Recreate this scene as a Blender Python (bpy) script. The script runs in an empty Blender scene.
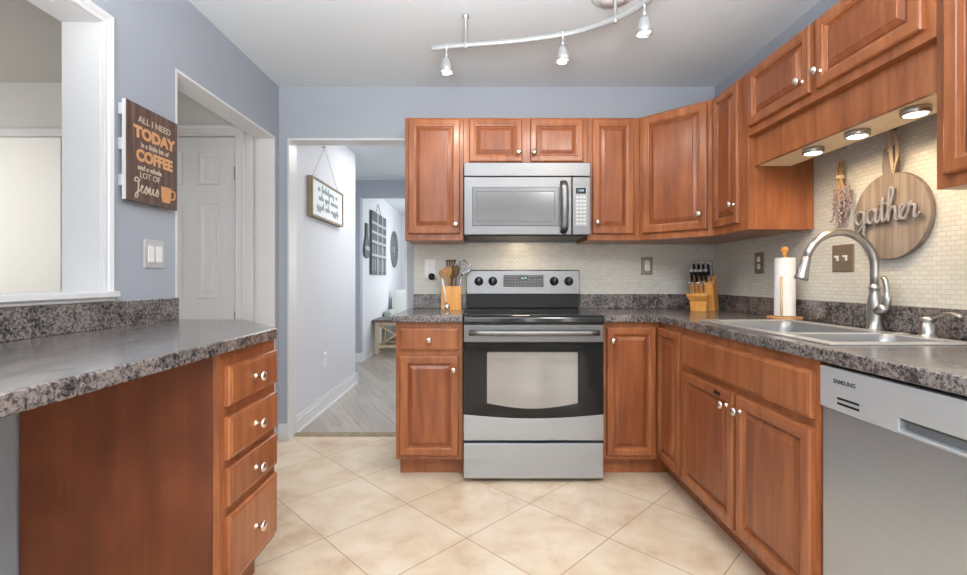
import bpy, math, random
from mathutils import Vector, Matrix
random.seed(7)
SC = bpy.context.scene
COL = SC.collection
R = math.radians
PI = math.pi

# ------------------------------------------------------------------ camera
cd = bpy.data.cameras.new('camera')
cam = bpy.data.objects.new('camera', cd)
COL.objects.link(cam)
cam.location = (0, 0, 1.11)
cam.rotation_euler = (R(90), 0, 0)
cd.sensor_width = 36.0
cd.lens = 36.0 * 462 / 967
cd.shift_x = 3.5 / 967
cd.shift_y = -8.0 / 967
cd.clip_start = 0.02
SC.camera = cam

# ------------------------------------------------------------------ world and light
w = bpy.data.worlds.new('world')
SC.world = w
w.use_nodes = True
bg = w.node_tree.nodes['Background']
bg.inputs['Color'].default_value = (0.80, 0.90, 1.0, 1)
bg.inputs['Strength'].default_value = 2.0

def area(name, loc, target, size, power, color=(1, 1, 1), size_y=None, spread=None, shape=None):
    d = bpy.data.lights.new(name, 'AREA')
    d.energy = power
    d.color = color
    d.shape = shape or ('RECTANGLE' if size_y else 'SQUARE')
    d.size = size
    if size_y:
        d.size_y = size_y
    if spread:
        d.spread = R(spread)
    o = bpy.data.objects.new(name, d)
    COL.objects.link(o)
    o.location = loc
    v = Vector(target) - Vector(loc)
    o.rotation_euler = v.to_track_quat('-Z', 'Y').to_euler()
    return o

area('rear_window_light', (-0.35, -2.25, 1.45), (-0.35, 3, 1.25), 1.3, 15, (1.0, 0.99, 0.98), 1.4)
area('rear_sidelight', (0.78, -2.25, 1.25), (0.78, 3, 1.25), 0.10, 9, (1.0, 0.99, 0.98), 1.9)
area('rear_sidelight', (1.38, -2.25, 1.25), (1.38, 3, 1.25), 0.10, 9, (1.0, 0.99, 0.98), 1.9)
area('ceiling_lamp_light', (0.9, -0.35, 2.38), (0.55, 0.6, 0.0), 0.30, 17, (1.0, 0.97, 0.92), shape='DISK')
area('ceiling_fill_light', (0.0, -0.5, 1.2), (0.0, 0.0, 2.44), 0.7, 146, (0.96, 0.98, 1.0), spread=122)  # added fill aimed up to brighten the ceiling, no real source there
area('dining_fill_light', (-3.75, 2.0, 1.5), (-3.0, 3.1, 1.3), 0.8, 16, (1.0, 0.99, 0.97), 1.4)  # added fill that brightens the plain door, no fixture stands here
area('hall_light', (-0.5, 4.7, 2.40), (-0.7, 4.7, 0.0), 0.9, 48, (1.0, 0.99, 0.98), 2.4)
area('living_window_light', (0.1, 7.8, 1.5), (-1.6, 7.4, 1.5), 1.6, 45, (0.97, 0.99, 1.0), 1.4)

SC.view_settings.view_transform = 'Standard'
SC.view_settings.look = 'None'
SC.view_settings.gamma = 1.0
SC.view_settings.use_curve_mapping = False
SC.view_settings.exposure = 0.0
SC.cycles.use_denoising = True
SC.cycles.max_bounces = 10
SC.cycles.diffuse_bounces = 6
SC.cycles.sample_clamp_indirect = 6.0

# ------------------------------------------------------------------ materials
def srgb(r, g, b):
    f = lambda c: (c / 255 / 12.92) if c / 255 <= 0.04045 else ((c / 255 + 0.055) / 1.055) ** 2.4
    return (f(r), f(g), f(b), 1)

def new_mat(name):
    m = bpy.data.materials.new(name)
    m.use_nodes = True
    nt = m.node_tree
    return m, nt, nt.nodes['Principled BSDF']

def plain(name, col, rough=0.5, metal=0.0, noise=0.0, scale=8.0, emit=0.0, coat=0.0, spec=0.5, bump=0.0, bscale=200):
    m, nt, b = new_mat(name)
    b.inputs['Roughness'].default_value = rough
    b.inputs['Metallic'].default_value = metal
    b.inputs['Coat Weight'].default_value = coat
    b.inputs['Specular IOR Level'].default_value = spec
    tc = nt.nodes.new('ShaderNodeTexCoord')
    n = nt.nodes.new('ShaderNodeTexNoise')
    n.inputs['Scale'].default_value = scale
    n.inputs['Detail'].default_value = 4
    nt.links.new(tc.outputs['Object'], n.inputs['Vector'])
    mx = nt.nodes.new('ShaderNodeMixRGB')
    mx.inputs[1].default_value = tuple(c * (1 - noise) for c in col[:3]) + (1,)
    mx.inputs[2].default_value = tuple(min(1, c * (1 + noise)) for c in col[:3]) + (1,)
    nt.links.new(n.outputs['Fac'], mx.inputs[0])
    nt.links.new(mx.outputs[0], b.inputs['Base Color'])
    if emit:
        b.inputs['Emission Color'].default_value = col
        b.inputs['Emission Strength'].default_value = emit
    if bump:
        n2 = nt.nodes.new('ShaderNodeTexNoise')
        n2.inputs['Scale'].default_value = bscale
        nt.links.new(tc.outputs['Object'], n2.inputs['Vector'])
        bp = nt.nodes.new('ShaderNodeBump')
        bp.inputs['Strength'].default_value = bump
        bp.inputs['Distance'].default_value = 0.002
        nt.links.new(n2.outputs['Fac'], bp.inputs['Height'])
        nt.links.new(bp.outputs[0], b.inputs['Normal'])
    return m

def ramp(nt, stops):
    r = nt.nodes.new('ShaderNodeValToRGB')
    e = r.color_ramp.elements
    e[0].position, e[0].color = stops[0]
    e[1].position, e[1].color = stops[-1]
    for p, c in stops[1:-1]:
        x = e.new(p)
        x.color = c
    return r

def wood(name, dark, mid, light, rough=0.35, scale=(22, 22, 2.2), coat=0.10, world=False, knots=0.25):
    m, nt, b = new_mat(name)
    tc = nt.nodes.new('ShaderNodeTexCoord')
    oi = nt.nodes.new('ShaderNodeObjectInfo')
    mp = nt.nodes.new('ShaderNodeMapping')
    mp.inputs['Scale'].default_value = scale
    add = nt.nodes.new('ShaderNodeVectorMath')
    mul = nt.nodes.new('ShaderNodeMath')
    mul.operation = 'MULTIPLY'
    mul.inputs[1].default_value = 7.0
    nt.links.new(oi.outputs['Random'], mul.inputs[0])
    nt.links.new(tc.outputs['Object'], add.inputs[0])
    nt.links.new(mul.outputs[0], add.inputs[1])
    nt.links.new(add.outputs[0], mp.inputs['Vector'])
    n = nt.nodes.new('ShaderNodeTexNoise')
    n.inputs['Scale'].default_value = 1.0
    n.inputs['Detail'].default_value = 7
    n.inputs['Roughness'].default_value = 0.62
    n.inputs['Distortion'].default_value = 0.4
    nt.links.new(mp.outputs[0], n.inputs['Vector'])
    n2 = nt.nodes.new('ShaderNodeTexNoise')
    n2.inputs['Scale'].default_value = 3.5
    n2.inputs['Detail'].default_value = 3
    nt.links.new(add.outputs[0], n2.inputs['Vector'])
    mixf = nt.nodes.new('ShaderNodeMixRGB')
    mixf.inputs[0].default_value = knots
    nt.links.new(n.outputs['Fac'], mixf.inputs[1])
    nt.links.new(n2.outputs['Fac'], mixf.inputs[2])
    r = ramp(nt, [(0.30, dark), (0.5, mid), (0.70, light)])
    nt.links.new(mixf.outputs[0], r.inputs[0])
    nt.links.new(r.outputs[0], b.inputs['Base Color'])
    b.inputs['Roughness'].default_value = rough
    b.inputs['Coat Weight'].default_value = coat
    b.inputs['Coat Roughness'].default_value = 0.22
    b.inputs['Specular IOR Level'].default_value = 0.38
    return m

M = {}
M['blue'] = plain('blue_wall_paint', srgb(163, 169, 179), 0.55, noise=0.02)
M['hallpaint'] = plain('pale_hall_paint', srgb(216, 218, 223), 0.6, noise=0.02)
M['beige'] = plain('pale_greige_paint', srgb(208, 206, 202), 0.6, noise=0.02)
M['greige_ceiling'] = plain('greige_ceiling_paint', srgb(196, 193, 187), 0.7, noise=0.02)
M['ceiling'] = plain('ceiling_paint', srgb(216, 222, 226), 0.7, noise=0.02)
M['white'] = plain('white_trim_paint', srgb(220, 220, 221), 0.35, noise=0.01)
M['doorwhite'] = plain('white_door_paint', srgb(222, 222, 224), 0.4, noise=0.01)
M['closetwhite'] = plain('warm_white_door_paint', srgb(248, 246, 240), 0.4, noise=0.01)
M['cherry'] = wood('cherry_stained_maple', srgb(113, 63, 37), srgb(148, 88, 53), srgb(175, 111, 69), 0.30)
M['doorpanel'] = wood('cherry_stained_door_panel', srgb(103, 56, 33), srgb(137, 78, 47), srgb(162, 100, 62), 0.30)
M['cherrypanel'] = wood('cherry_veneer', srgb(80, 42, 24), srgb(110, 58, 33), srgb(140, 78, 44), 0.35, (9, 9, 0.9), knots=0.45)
M['maple'] = wood('light_maple_ply', srgb(226, 200, 162), srgb(236, 214, 180), srgb(243, 225, 196), 0.5)
M['blockwood'] = wood('honey_beech', srgb(196, 132, 60), srgb(220, 158, 82), srgb(234, 178, 104), 0.4, (30, 30, 3))
M['spoonwood'] = wood('spoon_wood', srgb(150, 105, 60), srgb(180, 132, 82), srgb(205, 160, 108), 0.6, (30, 30, 3))
M['darkspoon'] = wood('dark_spoon_wood', srgb(72, 48, 32), srgb(100, 70, 46), srgb(128, 92, 62), 0.6, (30, 30, 3))
M['board'] = wood('grey_washed_board', srgb(104, 91, 82), srgb(138, 123, 111), srgb(164, 149, 137), 0.6, (30, 9, 1.2), 0.0, knots=0.1)
M['signwood'] = wood('dark_walnut_sign', srgb(62, 46, 40), srgb(92, 70, 60), srgb(124, 100, 88), 0.6, (36, 36, 2.2), 0.0, knots=0.2)
M['lightpine'] = wood('pale_pine', srgb(200, 176, 140), srgb(216, 196, 162), srgb(230, 214, 184), 0.55)
M['framewood'] = wood('weathered_frame', srgb(110, 96, 76), srgb(146, 130, 104), srgb(172, 156, 128), 0.6)
M['nickel'] = plain('brushed_nickel', srgb(176, 174, 171), 0.32, 1.0, noise=0.03)
M['satin'] = plain('satin_white_metal', srgb(176, 177, 178), 0.36, 0.5, noise=0.02)
M['chrome'] = plain('bright_chrome', srgb(225, 225, 228), 0.14, 1.0)
M['black'] = plain('black_plastic', srgb(24, 24, 26), 0.35, noise=0.05, spec=0.3)
M['blackglass'] = plain('black_glass', srgb(18, 18, 20), 0.08, noise=0.02, spec=0.35)
M['cooktop'] = plain('cooktop_glass', srgb(22, 22, 24), 0.10, noise=0.02, spec=0.4)
M['burner'] = plain('burner_ring_print', srgb(78, 78, 80), 0.2)
M['ovenwindow'] = plain('oven_window_glass', srgb(150, 150, 152), 0.12, 0.75, noise=0.03)
M['microglass'] = plain('microwave_screen', srgb(112, 113, 115), 0.16, 0.2, noise=0.03)
M['microframe'] = plain('microwave_screen_border', srgb(104, 105, 107), 0.25, 0.2)
M['keypad'] = plain('keypad_grey', srgb(150, 152, 155), 0.4, 0.2)
M['key'] = plain('key_print', srgb(205, 206, 208), 0.4)
M['display'] = plain('display_black', srgb(20, 22, 24), 0.15)
M['digit'] = plain('display_digits', srgb(170, 210, 220), 0.5, emit=0.6)
M['grey'] = plain('grey_plastic', srgb(120, 122, 125), 0.4)
M['darkgrey'] = plain('dark_grey_paint', srgb(80, 82, 86), 0.5, noise=0.1)
M['outletwhite'] = plain('outlet_white', srgb(236, 236, 236), 0.35)
M['pewter'] = plain('pewter_plate', srgb(150, 142, 132), 0.35, 0.75, noise=0.12, scale=60)
M['bronze'] = plain('bronze_plate', srgb(140, 124, 106), 0.42, 0.5, noise=0.12, scale=60)
M['paper'] = plain('paper_towel', srgb(244, 244, 244), 0.9, noise=0.02, bump=0.3, bscale=120)
M['bulb'] = plain('spot_bulb', (1.0, 0.92, 0.80, 1), 0.4, emit=2.0)
M['lens'] = plain('lamp_lens', (1.0, 0.93, 0.80, 1), 0.4, emit=9.0)
M['copperletter'] = plain('painted_copper_letter', srgb(206, 152, 104), 0.6, noise=0.12, scale=60)
M['creamletter'] = plain('painted_cream_letter', srgb(186, 168, 150), 0.6, noise=0.08, scale=60)
M['mugpaint'] = plain('painted_mug', srgb(196, 142, 90), 0.6, noise=0.15, scale=50)
M['greyletter'] = plain('galvanised_letter', srgb(138, 134, 134), 0.5, 0.0, noise=0.05)
M['twine'] = plain('jute_twine', srgb(210, 190, 160), 0.9, noise=0.15, scale=80)
M['straw'] = plain('dry_stems', srgb(196, 160, 112), 0.9, noise=0.2, scale=80)
M['lavender'] = plain('dried_lavender', srgb(156, 142, 146), 0.95, noise=0.3, scale=60)
M['signwhite'] = plain('sign_white_face', srgb(240, 243, 242), 0.5)
M['signink'] = plain('sign_ink', srgb(158, 172, 175), 0.6)
M['medal'] = plain('grey_metal_decor', srgb(132, 138, 142), 0.5, 0.3)
M['chalk'] = plain('chalk_line', srgb(176, 182, 184), 0.7)
M['slate'] = plain('slate_grey_wood', srgb(86, 92, 94), 0.6, noise=0.2, scale=20)
M['sofa'] = plain('pale_green_upholstery', srgb(172, 182, 175), 0.9, noise=0.08, scale=20, bump=0.3)
M['cushion'] = plain('pale_cushion_fabric', srgb(226, 230, 226), 0.9, noise=0.08, scale=20)
M['tabletop'] = wood('dark_table_top', srgb(62, 56, 52), srgb(92, 84, 78), srgb(118, 108, 100), 0.5)
M['red'] = plain('indicator_dark', srgb(60, 60, 62), 0.5)
M['knob'] = plain('knob_nickel', srgb(226, 216, 206), 0.25, 1.0)
M['samsung'] = plain('badge_print', srgb(70, 72, 76), 0.4)
M['metalsteel'] = plain('utensil_steel', srgb(200, 200, 202), 0.25, 1.0)

def steel(name, col, rough=0.28, axis='x', aniso=0.5):
    m, nt, b = new_mat(name)
    tc = nt.nodes.new('ShaderNodeTexCoord')
    mp = nt.nodes.new('ShaderNodeMapping')
    mp.inputs['Scale'].default_value = (2, 300, 300) if axis == 'x' else (300, 300, 2)
    n = nt.nodes.new('ShaderNodeTexNoise')
    n.inputs['Scale'].default_value = 1.0
    nt.links.new(tc.outputs['Object'], mp.inputs['Vector'])
    nt.links.new(mp.outputs[0], n.inputs['Vector'])
    r = ramp(nt, [(0.3, tuple(c * 0.94 for c in col[:3]) + (1,)), (0.7, col)])
    nt.links.new(n.outputs['Fac'], r.inputs[0])
    nt.links.new(r.outputs[0], b.inputs['Base Color'])
    mr = nt.nodes.new('ShaderNodeMapRange')
    mr.inputs['To Min'].default_value = rough - 0.05
    mr.inputs['To Max'].default_value = rough + 0.06
    nt.links.new(n.outputs['Fac'], mr.inputs['Value'])
    nt.links.new(mr.outputs[0], b.inputs['Roughness'])
    b.inputs['Metallic'].default_value = 0.92
    b.inputs['Anisotropic'].default_value = aniso
    tg = nt.nodes.new('ShaderNodeTangent')
    tg.direction_type = 'RADIAL'
    tg.axis = 'Z'
    nt.links.new(tg.outputs[0], b.inputs['Tangent'])
    return m
M['steel'] = steel('stainless_steel_darkened', srgb(124, 124, 125), 0.38, 'x', 0.2)  # stainless darkened in colour to hold down the light it reflects
M['steelv'] = steel('stainless_steel_lightened', srgb(186, 194, 204), 0.34, 'x', 0.75)  # same stainless, lightened in colour for fronts that reflect too little light
M['sinksteel'] = plain('sink_steel_lit', srgb(226, 226, 226), 0.3, 0.7)  # sink steel lightened, the brightness of the rim is in the colour
M['bowlsteel'] = plain('sink_steel_shaded', srgb(148, 150, 153), 0.38, 0.6)  # same sink steel darkened, shade inside the bowls is in the colour
M['strip'] = plain('painted_silver_strip', srgb(184, 187, 190), 0.4, 0.4)
M['silverplate'] = plain('silver_plate', srgb(206, 206, 206), 0.35, 0.5, noise=0.06, scale=60)

def granite():
    m, nt, b = new_mat('speckled_laminate')
    tc = nt.nodes.new('ShaderNodeTexCoord')
    n = nt.nodes.new('ShaderNodeTexNoise')
    n.inputs['Scale'].default_value = 95
    n.inputs['Detail'].default_value = 8
    n.inputs['Roughness'].default_value = 0.78
    n.inputs['Distortion'].default_value = 0.35
    nt.links.new(tc.outputs['Object'], n.inputs['Vector'])
    n2 = nt.nodes.new('ShaderNodeTexNoise')
    n2.inputs['Scale'].default_value = 14
    n2.inputs['Detail'].default_value = 3
    nt.links.new(tc.outputs['Object'], n2.inputs['Vector'])
    mx = nt.nodes.new('ShaderNodeMixRGB')
    mx.inputs[0].default_value = 0.22
    nt.links.new(n.outputs['Fac'], mx.inputs[1])
    nt.links.new(n2.outputs['Fac'], mx.inputs[2])
    r = ramp(nt, [(0.39, srgb(30, 29, 33)), (0.465, srgb(68, 64, 67)), (0.51, srgb(108, 101, 99)),
                  (0.55, srgb(140, 129, 122)), (0.61, srgb(116, 116, 123)), (0.68, srgb(186, 180, 178))])
    nt.links.new(mx.outputs[0], r.inputs[0])
    nt.links.new(r.outputs[0], b.inputs['Base Color'])
    b.inputs['Roughness'].default_value = 0.22
    b.inputs['Coat Weight'].default_value = 0.3
    b.inputs['Coat Roughness'].default_value = 0.12
    return m
M['granite'] = granite()

def floor_tile():
    m, nt, b = new_mat('diagonal_travertine_tile')
    tc = nt.nodes.new('ShaderNodeTexCoord')
    mp = nt.nodes.new('ShaderNodeMapping')
    mp.vector_type = 'POINT'
    mp.inputs['Rotation'].default_value = (0, 0, R(-45))
    mp.inputs['Location'].default_value = (-0.0652, -0.1472, 0)
    nt.links.new(tc.outputs['Object'], mp.inputs['Vector'])
    br = nt.nodes.new('ShaderNodeTexBrick')
    br.offset = 0.0
    br.inputs['Scale'].default_value = 1.0
    br.inputs['Brick Width'].default_value = 0.432
    br.inputs['Row Height'].default_value = 0.432
    br.inputs['Mortar Size'].default_value = 0.0028
    br.inputs['Mortar Smooth'].default_value = 0.3
    br.inputs['Bias'].default_value = 0.0
    br.inputs['Color1'].default_value = (0.30, 0.30, 0.30, 1)
    br.inputs['Color2'].default_value = (0.70, 0.70, 0.70, 1)
    nt.links.new(mp.outputs[0], br.inputs['Vector'])
    n = nt.nodes.new('ShaderNodeTexNoise')
    n.inputs['Scale'].default_value = 4.6
    n.inputs['Detail'].default_value = 8
    n.inputs['Roughness'].default_value = 0.62
    n.inputs['Distortion'].default_value = 0.2
    nt.links.new(tc.outputs['Object'], n.inputs['Vector'])
    mx = nt.nodes.new('ShaderNodeMixRGB')
    mx.inputs[0].default_value = 0.22
    nt.links.new(n.outputs['Fac'], mx.inputs[1])
    nt.links.new(br.outputs['Color'], mx.inputs[2])
    r = ramp(nt, [(0.32, srgb(194, 166, 137)), (0.45, srgb(215, 194, 167)), (0.55, srgb(223, 206, 182)), (0.70, srgb(231, 219, 202))])
    nt.links.new(mx.outputs[0], r.inputs[0])
    g = nt.nodes.new('ShaderNodeMixRGB')
    g.inputs[2].default_value = srgb(170, 146, 118)
    nt.links.new(br.outputs['Fac'], g.inputs[0])
    nt.links.new(r.outputs[0], g.inputs[1])
    nt.links.new(g.outputs[0], b.inputs['Base Color'])
    b.inputs['Roughness'].default_value = 0.38
    bp = nt.nodes.new('ShaderNodeBump')
    bp.inputs['Strength'].default_value = 0.3
    bp.inputs['Distance'].default_value = 0.002
    bp.invert = True
    nt.links.new(br.outputs['Fac'], bp.inputs['Height'])
    nt.links.new(bp.outputs[0], b.inputs['Normal'])
    return m
M['floor'] = floor_tile()

def planks():
    m, nt, b = new_mat('grey_wood_planks')
    tc = nt.nodes.new('ShaderNodeTexCoord')
    mp = nt.nodes.new('ShaderNodeMapping')
    mp.inputs['Rotation'].default_value = (0, 0, R(62))
    nt.links.new(tc.outputs['Object'], mp.inputs['Vector'])
    br = nt.nodes.new('ShaderNodeTexBrick')
    br.inputs['Scale'].default_value = 1.0
    br.inputs['Brick Width'].default_value = 0.9
    br.inputs['Row Height'].default_value = 0.12
    br.inputs['Mortar Size'].default_value = 0.002
    br.inputs['Color1'].default_value = srgb(148, 138, 128)
    br.inputs['Color2'].default_value = srgb(176, 166, 156)
    br.inputs['Mortar'].default_value = srgb(120, 112, 106)
    nt.links.new(mp.outputs[0], br.inputs['Vector'])
    mp2 = nt.nodes.new('ShaderNodeMapping')
    mp2.inputs['Scale'].default_value = (3, 40, 1)
    nt.links.new(mp.outputs[0], mp2.inputs['Vector'])
    n = nt.nodes.new('ShaderNodeTexNoise')
    n.inputs['Scale'].default_value = 1.0
    n.inputs['Detail'].default_value = 6
    nt.links.new(mp2.outputs[0], n.inputs['Vector'])
    mx = nt.nodes.new('ShaderNodeMixRGB')
    mx.blend_type = 'OVERLAY'
    mx.inputs[0].default_value = 0.45
    nt.links.new(br.outputs['Color'], mx.inputs[1])
    nt.links.new(n.outputs['Fac'], mx.inputs[2])
    nt.links.new(mx.outputs[0], b.inputs['Base Color'])
    b.inputs['Roughness'].default_value = 0.28
    return m
M['planks'] = planks()

def mosaic(axis):
    m, nt, b = new_mat('mosaic_tile_' + axis)
    tc = nt.nodes.new('ShaderNodeTexCoord')
    sp = nt.nodes.new('ShaderNodeSeparateXYZ')
    cb = nt.nodes.new('ShaderNodeCombineXYZ')
    nt.links.new(tc.outputs['Object'], sp.inputs[0])
    nt.links.new(sp.outputs['X' if axis == 'x' else 'Y'], cb.inputs[0])
    nt.links.new(sp.outputs['Z'], cb.inputs[1])
    br = nt.nodes.new('ShaderNodeTexBrick')
    br.inputs['Scale'].default_value = 1.0
    br.inputs['Brick Width'].default_value = 0.032
    br.inputs['Row Height'].default_value = 0.0168
    br.inputs['Mortar Size'].default_value = 0.0014
    br.inputs['Mortar Smooth'].default_value = 0.2
    br.inputs['Color1'].default_value = srgb(207, 204, 195)
    br.inputs['Color2'].default_value = srgb(218, 216, 207)
    br.inputs['Mortar'].default_value = srgb(194, 189, 177)
    nt.links.new(cb.outputs[0], br.inputs['Vector'])
    nt.links.new(br.outputs['Color'], b.inputs['Base Color'])
    b.inputs['Roughness'].default_value = 0.3
    bp = nt.nodes.new('ShaderNodeBump')
    bp.inputs['Strength'].default_value = 0.6
    bp.inputs['Distance'].default_value = 0.002
    bp.invert = True
    nt.links.new(br.outputs['Fac'], bp.inputs['Height'])
    nt.links.new(bp.outputs[0], b.inputs['Normal'])
    return m
M['mosaicx'] = mosaic('x')
M['mosaicy'] = mosaic('y')

# ------------------------------------------------------------------ mesh builder
class MB:
    def __init__(self):
        self.v, self.f, self.s = [], [], []

    def add(self, vs, fs, smooth=False):
        k = len(self.v)
        self.v += [tuple(p) for p in vs]
        for f in fs:
            self.f.append([i + k for i in f])
            self.s.append(smooth)
        return self

    def box(self, x0, x1, y0, y1, z0, z1):
        vs = [(x, y, z) for z in (z0, z1) for y in (y0, y1) for x in (x0, x1)]
        return self.add(vs, [(0, 2, 3, 1), (4, 5, 7, 6), (0, 1, 5, 4), (2, 6, 7, 3), (0, 4, 6, 2), (1, 3, 7, 5)])

    def prism(self, poly, a0, a1, axis='z'):
        """poly: list of 2D points (CCW seen along +axis); extruded from a0 to a1 along the axis."""
        n = len(poly)
        def P(p, a):
            if axis == 'z':
                return (p[0], p[1], a)
            if axis == 'y':
                return (p[0], a, p[1])
            return (a, p[0], p[1])
        vs = [P(p, a0) for p in poly] + [P(p, a1) for p in poly]
        fs = [tuple(range(n - 1, -1, -1)), tuple(range(n, 2 * n))]
        for i in range(n):
            j = (i + 1) % n
            fs.append((i, j, n + j, n + i))
        if axis == 'y':
            fs = [tuple(reversed(f)) for f in fs]
        return self.add(vs, fs)

    def rings(self, rings, cap0=True, cap1=True, smooth=False, close=True):
        n = len(rings[0])
        vs = [p for r in rings for p in r]
        fs = []
        for k in range(len(rings) - 1):
            for i in range(n if close else n - 1):
                j = (i + 1) % n
                fs.append((k * n + i, k * n + j, (k + 1) * n + j, (k + 1) * n + i))
        if cap0:
            fs.append(tuple(range(n - 1, -1, -1)))
        if cap1:
            b = (len(rings) - 1) * n
            fs.append(tuple(range(b, b + n)))
        return self.add(vs, fs, smooth)

    def lathe(self, prof, c=(0, 0, 0), axis='z', seg=20, smooth=True):
        """prof: (radius, height) pairs along the axis."""
        rs = []
        for r, h in prof:
            ring = []
            for i in range(seg):
                a = 2 * PI * i / seg
                x, y = r * math.cos(a), r * math.sin(a)
                if axis == 'z':
                    p = (c[0] + x, c[1] + y, c[2] + h)
                elif axis == '-y':
                    p = (c[0] + x, c[1] - h, c[2] + y)
                elif axis == 'x':
                    p = (c[0] + h, c[1] + x, c[2] + y)
                ring.append(p)
            rs.append(ring)
        return self.rings(rs, smooth=smooth)

    def tube(self, pts, r, seg=10, flat=1.0, up=None):
        pts = [Vector(p) for p in pts]
        n = len(pts)
        rad = r if isinstance(r, (list, tuple)) else [r] * n
        rs = []
        ref = Vector(up) if up else None
        prev = None
        for i in range(n):
            t = (pts[min(i + 1, n - 1)] - pts[max(i - 1, 0)]).normalized()
            if ref:
                u = ref - t * ref.dot(t)
                if u.length < 1e-4:
                    u = t.orthogonal()
            elif prev is None:
                u = t.orthogonal()
            else:
                u = prev - t * prev.dot(t)
            u.normalize()
            prev = u
            v = t.cross(u)
            rs.append([tuple(pts[i] + (u * math.cos(a) * flat + v * math.sin(a)) * rad[i])
                       for a in [2 * PI * k / seg for k in range(seg)]])
        return self.rings(rs, smooth=True)

    def ball(self, c, r, seg=12, sz=1.0):
        m = max(4, seg // 2)
        prof = [(max(0.0005, r * math.sin(PI * k / m)), -r * sz * math.cos(PI * k / m)) for k in range(m + 1)]
        return self.lathe(prof, c, 'z', seg)

    def build(self, name, mat, parent=None, bevel=0.0, segs=2, **props):
        me = bpy.data.meshes.new(name)
        me.from_pydata(self.v, [], self.f)
        for p, s in zip(me.polygons, self.s):
            p.use_smooth = s
        me.materials.append(mat)
        me.update()
        import bmesh
        bm = bmesh.new()
        bm.from_mesh(me)
        bmesh.ops.recalc_face_normals(bm, faces=bm.faces)
        if bevel:
            bmesh.ops.remove_doubles(bm, verts=bm.verts, dist=1e-5)
            es = [e for e in bm.edges if len(e.link_faces) == 2 and e.calc_face_angle(0) > 0.6]
            bmesh.ops.bevel(bm, geom=es, offset=bevel, segments=segs, profile=0.5, affect='EDGES', clamp_overlap=True)
        bm.to_mesh(me)
        bm.free()
        o = bpy.data.objects.new(name, me)
        COL.objects.link(o)
        if parent:
            o.parent = parent
        for k, v in props.items():
            o[k] = v
        return o

def B(*boxes):
    m = MB()
    for b in boxes:
        m.box(*b)
    return m

def thing(name, label, cat, loc=(0, 0, 0), rz=0.0, group=None):
    o = bpy.data.objects.new(name, None)
    o.empty_display_size = 0.05
    COL.objects.link(o)
    o.location = loc
    o.rotation_euler = (0, 0, R(rz))
    o['label'] = label
    o['category'] = cat
    if group:
        o['group'] = group
    return o

def tag(o, label, cat, group=None):
    o['label'] = label
    o['category'] = cat
    if group:
        o['group'] = group
    return o

def struct(name, mb, mat, label=None, parent=None, bevel=0.0):
    o = mb.build(name, mat, parent, bevel)
    if not parent:
        o['kind'] = 'structure'
        if label:
            o['label'] = label
    return o

def dup(root, loc, rz=None, label=None, group=None):
    r = root.copy()
    COL.objects.link(r)
    r.location = loc
    if rz is not None:
        r.rotation_euler = (0, 0, R(rz))
    if label:
        r['label'] = label
    if group:
        r['group'] = group
    for ch in list(root.children):
        c = ch.copy()
        COL.objects.link(c)
        c.parent = r
        for g in list(ch.children):
            d = g.copy()
            COL.objects.link(d)
            d.parent = c
    return r

def cells(xs, ys, empty, z0, z1):
    """plate on a grid with empty cells: shared vertices, walls only at boundaries"""
    m = MB()
    nx, ny = len(xs), len(ys)
    ix = lambda i, j, k: k * nx * ny + j * nx + i
    vs = [(x, y, z) for z in (z0, z1) for y in ys for x in xs]
    solid = lambda i, j: 0 <= i < nx - 1 and 0 <= j < ny - 1 and (i, j) not in empty
    fs = []
    for i in range(nx - 1):
        for j in range(ny - 1):
            if not solid(i, j):
                continue
            fs.append((ix(i, j, 0), ix(i, j + 1, 0), ix(i + 1, j + 1, 0), ix(i + 1, j, 0)))
            fs.append((ix(i, j, 1), ix(i + 1, j, 1), ix(i + 1, j + 1, 1), ix(i, j + 1, 1)))
            if not solid(i - 1, j):
                fs.append((ix(i, j, 0), ix(i, j, 1), ix(i, j + 1, 1), ix(i, j + 1, 0)))
            if not solid(i + 1, j):
                fs.append((ix(i + 1, j, 0), ix(i + 1, j + 1, 0), ix(i + 1, j + 1, 1), ix(i + 1, j, 1)))
            if not solid(i, j - 1):
                fs.append((ix(i, j, 0), ix(i + 1, j, 0), ix(i + 1, j, 1), ix(i, j, 1)))
            if not solid(i, j + 1):
                fs.append((ix(i, j + 1, 0), ix(i, j + 1, 1), ix(i + 1, j + 1, 1), ix(i + 1, j + 1, 0)))
    used = sorted({i for f in fs for i in f})
    mp = {u: k for k, u in enumerate(used)}
    m.add([vs[u] for u in used], [tuple(mp[i] for i in f) for f in fs])
    return m

def text_obj(name, body, size, mat, parent, x, y, z, extrude=0.001, align='CENTER', xscale=1.0, bold=0.0, shear=0.0):
    """lettering standing in the local xz plane and facing local -y"""
    c = bpy.data.curves.new(name, 'FONT')
    c.body = body
    c.size = size
    c.align_x = align
    c.align_y = 'CENTER'
    c.extrude = extrude
    c.offset = bold
    c.shear = shear
    c.resolution_u = 3
    t = bpy.data.objects.new(name, c)
    COL.objects.link(t)
    dg = bpy.context.evaluated_depsgraph_get()
    me = bpy.data.meshes.new_from_object(t.evaluated_get(dg))
    bpy.data.objects.remove(t)
    for v in me.vertices:
        a = v.co.copy()
        v.co = (a.x * xscale + x, -a.z + y, a.y + z)
    me.materials.clear()
    me.materials.append(mat)
    o = bpy.data.objects.new(name, me)
    COL.objects.link(o)
    o.parent = parent
    return o

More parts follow.
